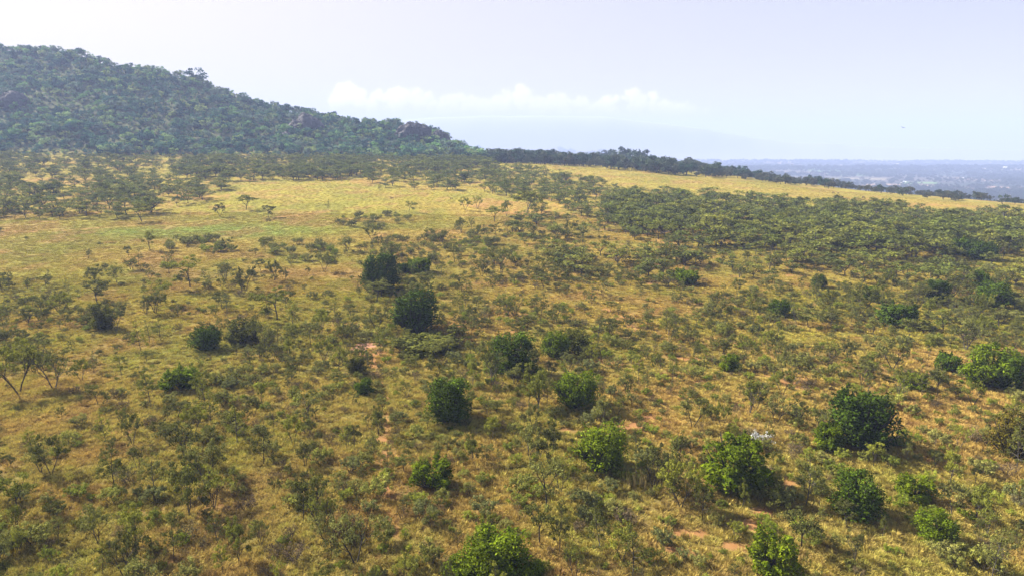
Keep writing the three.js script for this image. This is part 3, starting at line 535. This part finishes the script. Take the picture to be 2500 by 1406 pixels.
for (const [kind, K] of Object.entries(KIND)) {
  const all = wild.filter((e) => e.kind === kind).sort((a, b) => b.h / b.p.d - a.h / a.p.d), most = kind === 'thorn_tree' ? 255 : 290, near = all.slice(0, most), rest = all.slice(most);
  describe(near, K.what);
  for (const e of near) {
    const v = kind === 'thorn_tree' ? [0, 1, 2, 3, 6, 7, 8, 9, 10, 11, 12, 9, 8, 2][Math.floor(e.u * 13.999)] : Math.floor(e.u * K.V.length * 0.9999), m = M[K.m][Math.floor(e.w * 7919) % M[K.m].length];
    note(plant(kind, '_' + v, K.V[v], m, M.bark[Math.floor(e.w * 3571) % 3], e.p, e.h, e.h * (0.62 + 0.4 * e.w) * (kind === 'thorn_tree' ? 0.9 : 1.1), e.turn, kind === 'thorn_tree' ? (e.w - 0.5) * 0.16 : 0), e.label, K.c, K.what + 's scattered over the slope');
  }
  console.log(kind, near.length, rest.length);
  if (rest.length) {
    const base = { thorn: [0.128, 0.132, 0.03], grey: [0.18, 0.18, 0.05], dry: [0.15, 0.12, 0.06], lime: [0.21, 0.235, 0.03] }[K.m];
    stuff('distant_' + kind + 's', 'many small ' + K.what + 's dotting the slope farther off', K.c, K.V, rest.map((e) => ({ p: e.p, sy: e.h, sx: e.h * (0.72 + 0.42 * e.w), turn: e.turn, v: Math.floor(e.u * K.V.length * 0.9999), c: base.map((b) => b * (0.75 + 0.5 * ((e.w * 37) % 1))) })), leafMat(1, 1, 1), M.bark[0]);
  }
}

{ // two odd plants by the big green bushes
  const p = at(1858, 1092), pale = leafMat(0.42, 0.42, 0.4, 0.1); p.y -= 0.02;
  note(plant('silver_shrub', '_p', { trunk: DV[0].trunk, crown: DV[0].crown, stems: 'stem', leaves: 'foliage' }, pale, M.bark[1], p, 1.5, 1.5, 1), 'pale silvery shrub behind the right shoulder of the largest bright green bush', 'shrub');
  const q = at(1552, 1190), g = new THREE.Mesh(grassClump(91, 70, 2.1, 1.0, 0.12), leafMat(0.3, 0.24, 0.1, 0.2)); g.name = 'dry_stalks'; g.castShadow = true; g.position.set(q.x, q.y, -q.d); scene.add(note(g, 'tall dry grass stalks at the right foot of the vivid green bush', 'grass'));
}

// ---- acacia belts and the dense wood
const ZONES = [
  ['acacia_tree', [[1470, 515], [1520, 492], [1640, 484], [1760, 492], [1900, 502], [2100, 518], [2260, 530], [2600, 556], [2600, 650], [2250, 632], [1900, 620], [1650, 605], [1560, 580], [1480, 550]], 4.6, 0.97, 3.6, 6.0, 'flat-topped acacia in the dense wood', 'acacias of the dense wood at right', 'wood'],
  ['acacia_tree', [[1240, 530], [1400, 500], [1480, 530], [1650, 605], [1900, 620], [2600, 650], [2600, 710], [2000, 700], [1600, 700], [1250, 660]], 4.6, 0.3, 2.8, 4.2, 'small acacia along the near edge of the dense wood', 'small acacias edging the dense wood', 'wood'],
  ['acacia_tree', [[880, 432], [1180, 405], [1270, 412], [1420, 445], [1560, 478], [1500, 510], [1340, 500], [1150, 470], [930, 460]], 6.5, 0.62, 3.0, 5.4, 'acacia in the centre belt below the rocky end of the hill', 'acacias of the centre belt', 'wood'],
  ['acacia_tree', [[430, 395], [1190, 390], [1200, 412], [900, 440], [560, 445], [430, 430]], 5.2, 0.85, 3.0, 5.6, 'acacia along the foot of the wooded hill', 'acacias along the foot of the hill', 'wood'],
  ['acacia_tree', [[-60, 385], [420, 395], [560, 455], [510, 485], [410, 512], [300, 540], [150, 535], [-60, 540]], 6.2, 0.68, 2.8, 5.4, 'acacia in the open belt on the left plain', 'acacias of the left belt', 'wood'],
];
const FLAT = [];
const tall = (e, a, b) => (e.h < a ? 'low' : e.h < b ? 'mid-sized' : 'tall'), shade = (q, n) => (q < n / 3 ? 'dark' : q < n * 0.67 ? 'green' : 'pale');
function finer(e, label, q) { const w = 'dense wood', near = e.py > 585 ? 'front rows' : e.py > 540 ? 'middle rows' : 'back rows', side = e.px < 1750 ? 'left end' : e.px < 2130 ? 'middle' : 'right end', t = `${tall(e, 4.2, 5.4)} ${['green', 'light green', 'dark', 'pale'][q % 4]} ${label}` + (label.includes('flat-topped acacia in the ' + w) ? `, ${near} ${side}` : e.px < 200 ? ', far left' : ''); return [t, 'tree', t.replace('acacia', 'acacias')]; }
{
  const r = rng(909);
  for (const [kind, P, cell, prob, h0, h1, label, group, m] of ZONES) {
    const got = [];
    for (let d = 120; d < 520; d += cell) for (let x = -0.82 * d; x < 0.82 * d; x += cell) {
      const X = x + r() * cell, D = d + r() * cell, q = r(), q2 = r(), q3 = r(), y = land(X, D), [px, py] = project(X, y, D);
      if (q > prob * (0.55 + 0.9 * sstep(0.35, 0.6, fbm(X / 24, D / 24 + 5, 2))) || !inPoly(P, px, py) || hillRise(X, D) > 5 || !free(X, D, 1)) continue;
      FLAT.push({ kind, label, group, m, p: { x: X, d: D, y: y - 0.05 }, px, py, h: lerp(h0, h1, q2), u: q3, w: q2 });
    }
  }
}
console.log('acacias', FLAT.length);
{
  FLAT.sort((a, b) => b.h / b.p.d - a.h / a.p.d);
  FLAT.slice(0, 300).forEach((e) => { const v = Math.floor(e.u * 4.999), q = Math.floor(e.u * 7919); note(plant('acacia_tree', '_' + v, FV[v], M.wood[q % 4], M.bark[q % 3], e.p, e.h, e.h * (0.95 + 0.45 * e.w), e.u * 40), ...finer(e, e.label, q), ); });
  stuff('distant_acacia_trees', 'many flat-topped acacias of the wood and belts farther off', 'trees', FV, FLAT.slice(300).map((e) => ({ p: e.p, sy: e.h, sx: e.h * (0.95 + 0.45 * e.w), turn: e.u * 40, v: Math.floor(e.u * 4.999), c: mix3([0.095, 0.12, 0.028], [0.165, 0.18, 0.036], (e.u * 53) % 1) })), leafMat(1, 1, 1), M.bark[0]);
}

// ---- trees of the hill
{
  const r = rng(1212), all = [];
  const cell = 3.4;
  for (let d = 415; d < 720; d += cell) for (let x = -0.86 * d; x < 0.02 * d; x += cell) {
    const X = x + r() * cell, D = d + r() * cell, q = r(), q2 = r(), q3 = r(), y = land(X, D), [px, py] = project(X, y, D), hr = hillRise(X, D);
    if (hr < 0.6 || px < -60 || D > table(HILL_FAR, X / D) + 12) continue;
    const thick = sstep(0.35, 0.6, fbm(X / 26, D / 18 + 60, 3)), scrub = q > 0.42 + 0.5 * thick; if (q > 0.95 + 0.1 * thick) continue;
    all.push({ p: { x: X, d: D, y: y - 0.15 }, px, py, h: scrub ? 0.9 + 1.5 * q2 : lerp(1.8, 7.2, Math.pow(q2, 2.0)), u: q3, w: q });
  }
  console.log('hill trees', all.length);
  all.sort((a, b) => b.h / b.p.d - a.h / a.p.d);
  for (const [px, py, hp, v, label] of [[388, 172, 24, 0, 'lone round tree on the skyline of the hill, right one of two'], [362, 166, 16, 4, 'small lone tree on the skyline of the hill, left one of two'], [475, 200, 34, 3, 'large dark tree on the skyline at the middle of the hill'], [535, 220, 24, 2, 'dark tree on the skyline beside the large one'], [600, 245, 28, 1, 'broad tree on the skyline right of the middle of the hill'], [655, 262, 26, 3, 'broad dark tree on the lower skyline of the hill'], [820, 290, 24, 0, 'dark tree on the skyline above the dome-shaped rock'], [745, 282, 18, 4, 'small tree on the skyline left of the dome-shaped rock'], [1172, 376, 22, 4, 'sparse tree on the skyline at the right foot of the hill'], [190, 134, 18, 1, 'pale tree on the highest skyline of the hill at left'], [870, 305, 20, 2, 'tree on the skyline between the two big rocks'], [1065, 330, 20, 3, 'tree on the skyline right of the flat-topped cliff']]) {
    const p = at(px, py), s = project(p.x, p.y, p.d)[2] / FOCAL; p.y -= 0.2;
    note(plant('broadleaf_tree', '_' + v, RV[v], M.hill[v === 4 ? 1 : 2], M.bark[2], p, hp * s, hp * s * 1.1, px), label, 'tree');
  }
  const hillLabel = (e, q) => { const t = `${e.h < 5.5 ? 'small' : e.h < 6.8 ? 'mid-sized' : 'large'} ${['green', 'green', 'dark', 'yellow-green', 'grey-green', 'pale'][q % 6]} tree on the ${where(e)} of the wooded hill, ${e.py > 355 ? 'at its foot' : e.py > 300 ? 'on its lower slope' : 'higher up'}`; return [t, 'tree', t]; };
  const where = (e) => (e.px < 330 ? 'left part' : e.px < 660 ? 'middle' : e.px < 900 ? 'lower right part' : 'rocky right end');
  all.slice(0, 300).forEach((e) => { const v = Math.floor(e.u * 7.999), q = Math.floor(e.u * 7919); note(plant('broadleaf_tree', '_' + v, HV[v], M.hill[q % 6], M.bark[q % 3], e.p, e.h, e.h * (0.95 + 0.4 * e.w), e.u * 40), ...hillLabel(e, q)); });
  const C = [[0.058, 0.135, 0.096], [0.079, 0.162, 0.096], [0.025, 0.076, 0.069], [0.15, 0.27, 0.1], [0.158, 0.216, 0.147], [0.26, 0.325, 0.118]];  // same blue-shifted greens, haze painted into the small trees
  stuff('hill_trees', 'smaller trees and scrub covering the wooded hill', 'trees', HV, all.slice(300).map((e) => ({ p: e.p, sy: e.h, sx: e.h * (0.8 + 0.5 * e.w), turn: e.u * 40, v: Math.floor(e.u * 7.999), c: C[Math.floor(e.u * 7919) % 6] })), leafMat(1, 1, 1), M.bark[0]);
}

// ---- the dark belt behind the grass crest, with the taller knoll trees
{
  const KNOLL = [[1290, 392, 22], [1318, 392, 24], [1345, 393, 34], [1362, 392, 26], [1378, 394, 36], [1396, 396, 30], [1418, 398, 26], [1440, 400, 28], [1462, 402, 30], [1478, 404, 40], [1496, 405, 42], [1515, 407, 40], [1535, 409, 52], [1556, 411, 46], [1574, 412, 36], [1592, 414, 30], [1612, 416, 28], [1634, 418, 24], [1662, 420, 26], [1688, 424, 36], [1712, 428, 24], [1740, 432, 26], [1766, 436, 24], [1792, 440, 26], [1812, 442, 28]];
  const r = rng(3131), all = [], cell = 5.2;
  for (let d = 250; d < 700; d += cell) for (let x = -70; x < 560; x += cell) {
    const X = x + r() * cell, D = d + r() * cell, q = r(), q2 = r(), q3 = r(), past = D - table(CREST, X);
    if (past < 4 || past > 190 || hillRise(X, D) > 1) continue;
    const y = land(X, D), [px, py] = project(X, y, D);
    if (px < 1120 || px > 2580) continue;
    const lim = sstep(4, 18, past) * ((px < 1700 ? 0.4 : 0.12) + 0.7 * sstep(0.42, 0.62, fbm(X / 20, D / 20 + 33, 2))) * (past < 60 ? 1 : 0.75) * (px > 2050 ? 0.7 : 1);
    if (q > lim) continue;
    const knoll = 0;
    all.push({ p: { x: X, d: D, y: y - 0.1 }, px, py, h: lerp(2.6, px < 1450 ? 9.5 : px < 1750 ? 8.5 : px < 2050 ? 6.0 : 5.0, q2 * q2) + (px < 1700 ? 1.2 : 0), u: q3, w: q });
  }
  for (const [px, py, hp] of KNOLL) { const p = at(px, py), s = project(p.x, p.y, p.d)[2] / FOCAL; const X = p.x * 1.16, D = p.d * 1.16; all.push({ p: { x: X, d: D, y: land(X, D) - 0.2 }, px, py, h: hp * s * 1.16 + Math.max(0, EYE + sight(px, py).r * D - land(X, D)), u: hash(px, py), w: hash(py, px) * 0.6, k: true });
  }
  all.filter((e) => e.k).sort((a, b) => a.px - b.px).forEach((e, i) => { e.n = i + 1; });
  const beltLabel = (e, q) => { const t = e.k ? `tall dark skyline tree, ${ordinal(e.n)} from the left in the row behind the grass crest` : `${e.h < 4.5 ? 'low' : 'tall'} ${['dark', 'olive', 'blackish', 'brownish'][q % 4]} tree in the belt behind the grass strip, ${e.px < 1250 ? 'at the hill foot' : e.px < 1350 ? 'at its left end' : e.px < 1450 ? 'left of the knoll' : e.px < 1560 ? 'on the knoll' : e.px < 1700 ? 'right of the knoll' : e.px < 2000 ? 'in its middle' : e.px < 2280 ? 'right of its middle' : 'at its right end'}`; return e.k ? [t, 'tree'] : [t, 'tree', t]; };
  console.log('ridge trees', all.length);
  all.sort((a, b) => b.h / b.p.d - a.h / a.p.d);
  all.slice(0, 260).forEach((e) => { const v = Math.floor(e.u * 4.999), q = Math.floor(e.u * 7919); note(plant('ridge_tree', '_' + v, RV[v], M.ridge[q % 4], M.bark[q % 3], e.p, e.h, e.h * (0.9 + 0.4 * e.w), e.u * 40), ...beltLabel(e, q)); });
  stuff('ridge_scrub', 'dark scrub filling the belt behind the grass strip', 'trees', RV, all.slice(260).map((e) => ({ p: e.p, sy: e.h, sx: e.h * (0.9 + 0.4 * e.w), turn: e.u * 40, v: Math.floor(e.u * 4.999), c: mix3([0.04, 0.06, 0.04], [0.08, 0.08, 0.047], (e.u * 71) % 1) })), leafMat(1, 1, 1, 0.2), M.bark[0]);
}

// ---- trees of the far valley
{
  const r = rng(5151), list = [];
  for (let k = 0; k < 90000 && list.length < 14000; k++) {
    const D = Math.exp(lerp(Math.log(950), Math.log(4600), r())), X = lerp(0.1, 0.82, r()) * D, n = fbm(X / 170, D / 120 + 11, 3), q = r(), u = r();
    const row = Math.abs(((D + 0.2 * X) / 210 + 0.3 * n) % 1 - 0.5) < 0.05 ? 0.5 : 0, edge = Math.exp(-Math.pow((D - 2480 - 0.12 * X) / 60, 2));
    if (q > sstep(0.42, 0.58, n) * 0.9 + row * 0.7 + edge * 0.6 + 0.1 || FIELDS.some(([p, w, h]) => Math.abs(X - p.x) < w && Math.abs(D - p.d) < h)) continue;
    const h = lerp(5, 13, u * u) * (D > 2200 ? 1.3 : 1);
    list.push({ p: { x: X, d: D, y: land(X, D) - 0.3 }, sy: h, sx: h * (0.9 + 0.8 * q), turn: u * 90, v: Math.floor(u * 4.999), c: mix3([0.025, 0.04, 0.028], [0.055, 0.07, 0.035], (u * 91) % 1) });
  }
  stuff('valley_trees', 'trees and hedgerows spread over the hazy valley', 'trees', RV, list, leafMat(1, 1, 1, 0.2), M.bark[0]);
}

// ---- rocks, animals, bird, houses
function rock(seed, w, h, t, fissures) { // a weathered outcrop with upright cracks
  const g = new THREE.IcosahedronGeometry(1, 14), p = g.attributes.position, c = [];
  for (let i = 0; i < p.count; i++) {
    let x = p.getX(i), y = p.getY(i), z = p.getZ(i); const e = 0.55, m = Math.pow(Math.pow(Math.abs(x), 1 / e) + Math.pow(Math.abs(y), 1 / e) + Math.pow(Math.abs(z), 1 / e), -e * 0.55);
    const an = Math.atan2(z, x), crack = Math.pow(Math.abs(Math.sin(an * fissures + 2.5 * fbm(y * 2 + seed, an * 2, 2))), 0.35), n = fbm(x * 2.2 + seed, y * 2.2 + z * 1.7 + seed, 4);
    const b = Math.round((x * 2.3 + n) * 1.5) * 0.05 + Math.round((y * 2.6 + n * 1.4) * 1.5) * 0.05, k = m * (0.66 + 0.42 * n + 0.2 * crack + b); x *= k; y *= k * (0.95 + 0.1 * fbm(an * 3 + seed, 2)); z *= k;
    p.setXYZ(i, x * w / 2, y * h * 0.62, z * t / 2);
    const q = 0.75 + 0.6 * fbm(x * 3 + seed * 3, y * 1.2 + z, 3) - 0.15 * (1 - crack); c.push(0.06 * q, 0.056 * q, 0.06 * q);
  }
  g.setAttribute('color', new THREE.Float32BufferAttribute(c, 3)); g.computeVertexNormals(); return g;
}
const rockMat = new THREE.MeshStandardMaterial({ vertexColors: true, roughness: 0.95 });
const ROCKS = [[1000, 345, 84, 56, 3, 'flat-topped brown rock cliff at the right end of the wooded hill'], [738, 326, 74, 52, 2, 'dome-shaped brown rock outcrop on the right half of the hill'], [18, 262, 66, 42, 2, 'long dark rock face at the left edge of the hill'], [695, 338, 36, 18, 2, 'small rock boulder left of the dome-shaped outcrop'], [382, 176, 62, 16, 2, 'low rock slab on the skyline of the hill, under the lone trees'], [585, 232, 40, 14, 2, 'low rock slab on the skyline halfway down the hill'], [1172, 378, 34, 18, 2, 'small reddish rock crag at the right foot of the hill'], [1070, 352, 40, 36, 2, 'rock shoulder right of the flat-topped cliff']];
ROCKS.forEach(([px, py, w, h, f, label], i) => {
  const p = at(px, py), s = project(p.x, p.y, p.d)[2] / FOCAL, o = new THREE.Mesh(rock(i * 7 + 3, w * s, h * s, w * s * 0.7, f), rockMat);
  o.name = numbered('rock_outcrop'); o.castShadow = o.receiveShadow = true; o.position.set(p.x, p.y + h * s * 0.06, -p.d - w * s * 0.26); o.rotation.y = Math.atan2(-p.x, p.d) + 0.3;
  scene.add(note(o, label, 'rock'));
});
function antelopeBody(down) { // one skin over joints: metres, nose to -x
  const J = [[[-0.42, 0.78, 0], [0.42, 0.82, 0], 0.17, 0.16], [[-0.4, 0.8, 0], [-0.3, 0.7, 0], 0.19, 0.18], [[-0.5, 0.86, 0], down ? [-0.78, 0.62, 0] : [-0.72, 1.14, 0], 0.12, 0.07], down ? [[-0.78, 0.62, 0], [-0.9, 0.4, 0], 0.075, 0.04] : [[-0.72, 1.14, 0], [-0.95, 1.06, 0], 0.075, 0.04], [[0.5, 0.85, 0], [0.56, 0.5, 0], 0.035, 0.02]];
  for (const z of [-0.1, 0.1]) J.push([[-0.4, 0.7, z], [-0.4, 0.38, z], 0.08, 0.04], [[-0.4, 0.38, z], [-0.39, 0.02, z], 0.035, 0.03], [[0.42, 0.78, z], [0.36, 0.46, z], 0.11, 0.05], [[0.36, 0.46, z], [0.46, 0.34, z], 0.045, 0.035], [[0.46, 0.34, z], [0.44, 0.02, z], 0.035, 0.028], down ? [[-0.76, 0.68, z * 0.4], [-0.68, 0.74, z * 1.2], 0.025, 0.012] : [[-0.7, 1.18, z * 0.4], [-0.62, 1.4, z * 0.8], 0.025, 0.012]);
  const n = 64, mc = new MarchingCubes(n, new THREE.MeshStandardMaterial(), false, false, 60000);
  mc.isolation = 0;
  for (let k = 0; k < n; k++) for (let j = 0; j < n; j++) for (let i = 0; i < n; i++) {
    const q = [(i / n * 2 - 1) * 1.05, (j / n * 2 - 1) * 1.05 + 0.75, (k / n * 2 - 1) * 1.05]; let sum = 0;
    for (const [a, b, ra, rb] of J) { const ab = sub(b, a), t = clamp(((q[0] - a[0]) * ab[0] + (q[1] - a[1]) * ab[1] + (q[2] - a[2]) * ab[2]) / (ab[0] ** 2 + ab[1] ** 2 + ab[2] ** 2), 0, 1), e = Math.hypot(q[0] - a[0] - ab[0] * t, q[1] - a[1] - ab[1] * t, q[2] - a[2] - ab[2] * t) - lerp(ra, rb, t); sum += Math.exp(-e * 40); }
    mc.field[i + j * n + k * n * n] = Math.log(sum) / 40;
  }
  mc.update();
  const m = mc.count, g = new THREE.BufferGeometry(), pa = new Float32Array(m * 3);
  for (let i = 0; i < m; i++) { pa[i * 3] = mc.positionArray[i * 3] * 1.05; pa[i * 3 + 1] = mc.positionArray[i * 3 + 1] * 1.05 + 0.75; pa[i * 3 + 2] = mc.positionArray[i * 3 + 2] * 1.05; }
  g.setAttribute('position', new THREE.BufferAttribute(pa, 3)); g.setAttribute('normal', new THREE.BufferAttribute(mc.normalArray.slice(0, m * 3), 3)); return g;
}
{
  const up = antelopeBody(false), low = antelopeBody(true), coat = new THREE.MeshStandardMaterial({ color: new THREE.Color().setRGB(0.06, 0.04, 0.03), roughness: 0.9 }), tan = new THREE.MeshStandardMaterial({ color: new THREE.Color().setRGB(0.12, 0.075, 0.045), roughness: 0.9 });
  const A = [[957, 488, 8, 0.1, 1, tan, 'dark antelope grazing on the open plain, left of the centre'], [1102, 488, 7, 0.4, 0, tan, 'brown antelope standing on the open plain, left of the grey acacia pair'], [2127, 495, 8, 0.2, 1, coat, 'dark grazing animal above the wood at right, left one of a pair'], [2152, 494, 9, 3.3, 0, coat, 'dark standing animal above the wood at right, right one of a pair'], [2143, 490, 6, 0.2, 0, tan, 'small tan animal behind the pair above the wood'], [2036, 473, 6, 0.1, 1, coat, 'dark animal grazing far up the grass strip, left one of two'], [2047, 474, 5, 2.9, 1, coat, 'dark animal grazing far up the grass strip, right one of two'], [2109, 485, 7, 0.2, 1, tan, 'tan animal grazing in the middle of the grass strip at right']];
  for (const [px, py, w, turn, head, mat, label] of A) { const p = at(px, py), s = project(p.x, p.y, p.d)[2] / FOCAL, k = w * s / 1.35, o = new THREE.Mesh(head ? low : up, mat); o.name = numbered('antelope'); o.castShadow = true; o.position.set(p.x, p.y - 0.01, -p.d); o.rotation.y = turn; o.scale.setScalar(k); scene.add(note(o, label, 'antelope')); }
}
{ // a bird in flight
  const S = new Soup(), k = [1, 1, 1], ring = [[-0.3, 0.0], [-0.24, 0.05], [-0.1, 0.075], [0.08, 0.06], [0.2, 0.03], [0.36, 0.02]];
  for (let i = 0; i + 1 < ring.length; i++) for (let q = 0; q < 8; q++) { const v = (e, b) => [e[0], e[1] * Math.sin(b), e[1] * Math.cos(b)], b0 = q / 8 * 6.283, b1 = (q + 1) / 8 * 6.283, A = v(ring[i], b0), B = v(ring[i], b1), C = v(ring[i + 1], b1), D = v(ring[i + 1], b0); S.tri(A, B, C, k); S.tri(A, C, D, k); }
  for (const z of [-1, 1]) { const R = [[-0.12, 0.04, 0.05 * z], [0.1, 0.03, 0.05 * z], [-0.16, 0.16, 0.35 * z], [0.1, 0.14, 0.35 * z], [0.02, 0.1, 0.75 * z], [0.12, 0.09, 0.72 * z]], U = R.map((e) => add(e, [0, 0.02, 0])); for (const P of [R, U]) { S.tri(P[0], P[1], P[2], k); S.tri(P[1], P[3], P[2], k); S.tri(P[2], P[3], P[4], k); S.tri(P[3], P[5], P[4], k); } for (const [a, b] of [[0, 2], [2, 4], [4, 5], [5, 3], [3, 1]]) { S.tri(R[a], R[b], U[b], k); S.tri(R[a], U[b], U[a], k); } }
  S.tri([0.3, 0, 0], [0.5, 0.01, -0.09], [0.5, 0.01, 0.09], k);
  const o = new THREE.Mesh(S.build(), new THREE.MeshStandardMaterial({ color: new THREE.Color().setRGB(0.03, 0.028, 0.03), roughness: 0.8, side: THREE.DoubleSide })), s = sight(2206, 312), D = 150;
  o.name = 'bird'; o.scale.setScalar(0.65); o.position.set(s.a * D, EYE + s.r * D, -D); o.rotation.set(0.5, 0.9, 0); scene.add(note(o, 'small dark bird gliding in the pale sky at right', 'bird'));
}
{ // farm buildings in the valley
  const wallM = new THREE.MeshStandardMaterial({ color: new THREE.Color().setRGB(0.6, 0.56, 0.5), roughness: 0.9 }), roofM = new THREE.MeshStandardMaterial({ color: new THREE.Color().setRGB(0.8, 0.8, 0.8), roughness: 0.5 }), dark = new THREE.MeshStandardMaterial({ color: 0x1c1c20, roughness: 0.6 });
  const roofG = (() => { const S = new Soup(), k = [1, 1, 1], a = [-0.54, 0.55, 0.58], b = [0.54, 0.55, 0.58], c = [0.54, 0.55, -0.58], d = [-0.54, 0.55, -0.58], e = [-0.54, 0.95, 0], f = [0.54, 0.95, 0]; S.tri(a, b, f, k); S.tri(a, f, e, k); S.tri(c, d, e, k); S.tri(c, e, f, k); S.tri(a, e, d, k); S.tri(b, c, f, k); S.tri(a, d, c, k); S.tri(a, c, b, k); return S.build(); })();
  const Hs = [[1925, 435, 9, 'white-roofed farmhouse in the valley, nearest the grass strip'], [2207, 447, 11, 'white-roofed farm shed beside the green field in the valley'], [2350, 437, 7, 'small white-roofed house among trees, right part of the valley'], [2195, 403, 8, 'far white-roofed building above the dark valley ridge'], [1968, 411, 5, 'tiny white-roofed house at the left end of the dark valley ridge'], [2458, 412, 12, 'long pale-roofed building far off near the right edge']];
  for (const [px, py, w, label] of Hs) {
    const p = at(px, py), W = w * p.d / FOCAL, g = new THREE.Group(), H = W * 0.42; g.name = numbered('farm_house');
    const wall = new THREE.Mesh(new THREE.BoxGeometry(W, H * 0.55 + 1, H * 1.0), wallM); wall.name = 'wall'; wall.position.y = H * 0.275 - 0.5;
    const roof = new THREE.Mesh(roofG, roofM); roof.name = 'roof'; roof.scale.set(W, H, H); roof.position.y = 0.02; g.add(wall, roof);
    const door = new THREE.Mesh(new THREE.BoxGeometry(W * 0.1, H * 0.4, 0.1), dark); door.name = 'door'; door.position.set(-W * 0.1, H * 0.2, H * 0.5 + 0.04); g.add(door);
    for (const t of [-0.33, 0.15, 0.35]) { const win = new THREE.Mesh(new THREE.BoxGeometry(W * 0.09, H * 0.2, 0.1), dark); win.name = 'window'; win.position.set(W * t, H * 0.3, H * 0.5 + 0.04); g.add(win); }
    g.position.set(p.x, p.y, -p.d); g.rotation.y = 0.5 - Math.atan2(p.x, p.d); g.traverse((m) => { m.castShadow = m.receiveShadow = true; }); scene.add(note(g, label, 'house'));
  }
}

// ---- grass
{
  const r = rng(777), GV = [grassClump(1, 90, 0.42, 0.3, 0.7), grassClump(2, 80, 0.34, 0.36, 1.0), grassClump(3, 90, 0.5, 0.26, 0.6), grassClump(4, 80, 0.3, 0.4, 1.2), grassClump(5, 90, 0.3, 0.45, 1.0, 0.6), grassClump(6, 90, 0.26, 0.52, 1.2, 0.6)], list = [];
  const bands = [[25, 75, 0.4], [75, 130, 0.66], [130, 220, 0.85], [220, 430, 1.3]];
  for (const [d0, d1, cell] of bands) for (let d = d0; d < d1; d += cell) for (let x = -0.8 * d - 4; x < 0.8 * d + 4; x += cell) {
    const X = x + r() * cell, D = d + r() * cell, q = r(), q2 = r(), q3 = r(), q4 = r(), q5 = r(), v = q5 < sstep(80, 140, D) ? 4 + Math.floor(q2 * 1.999) : Math.floor(q3 * 3.999);
    const cl = fbm(X / 2.2 + 11, D / 2.2, 2), so = soil(X, D);
    if (q > 0.5 + 0.65 * sstep(0.28, 0.55, cl) || so > 0.25 + q2 * 0.4 || bare(X, D) > 0.3 + 0.6 * q4) continue;
    const y = land(X, D), [px, py] = project(X, y, D); if (px < -40 || px > 2540 || py > 1450 || D > table(CREST, X) + 10 || hillRise(X, D) > 1) continue;
    const near = sstep(110, 50, D), s = (0.65 + 0.7 * q3) * (1 - 0.05 * near) * (D > 220 ? 1.0 : D > 130 ? 1.1 : 1), c = cover(X, D), b = 0.8 + 0.5 * q4;
    const k = mix3(c, q4 < 0.2 ? [0.26, 0.16, 0.055] : q4 > 0.8 ? [0.24, 0.26, 0.035] : [0.44, 0.34, 0.075], 0.35);
    list.push({ p: { x: X, d: D, y: y - 0.01 }, sy: s * (0.7 + 0.5 * q2) * (D > 220 ? 0.6 : D > 130 ? 0.75 : 1), sx: s, turn: q * 60, v, c: k.map((e) => e * b * (v > 3 ? 0.8 : 1)) });
  }
  console.log('grass', list.length);
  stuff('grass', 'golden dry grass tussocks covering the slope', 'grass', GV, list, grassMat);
}

renderer.render(scene, camera);
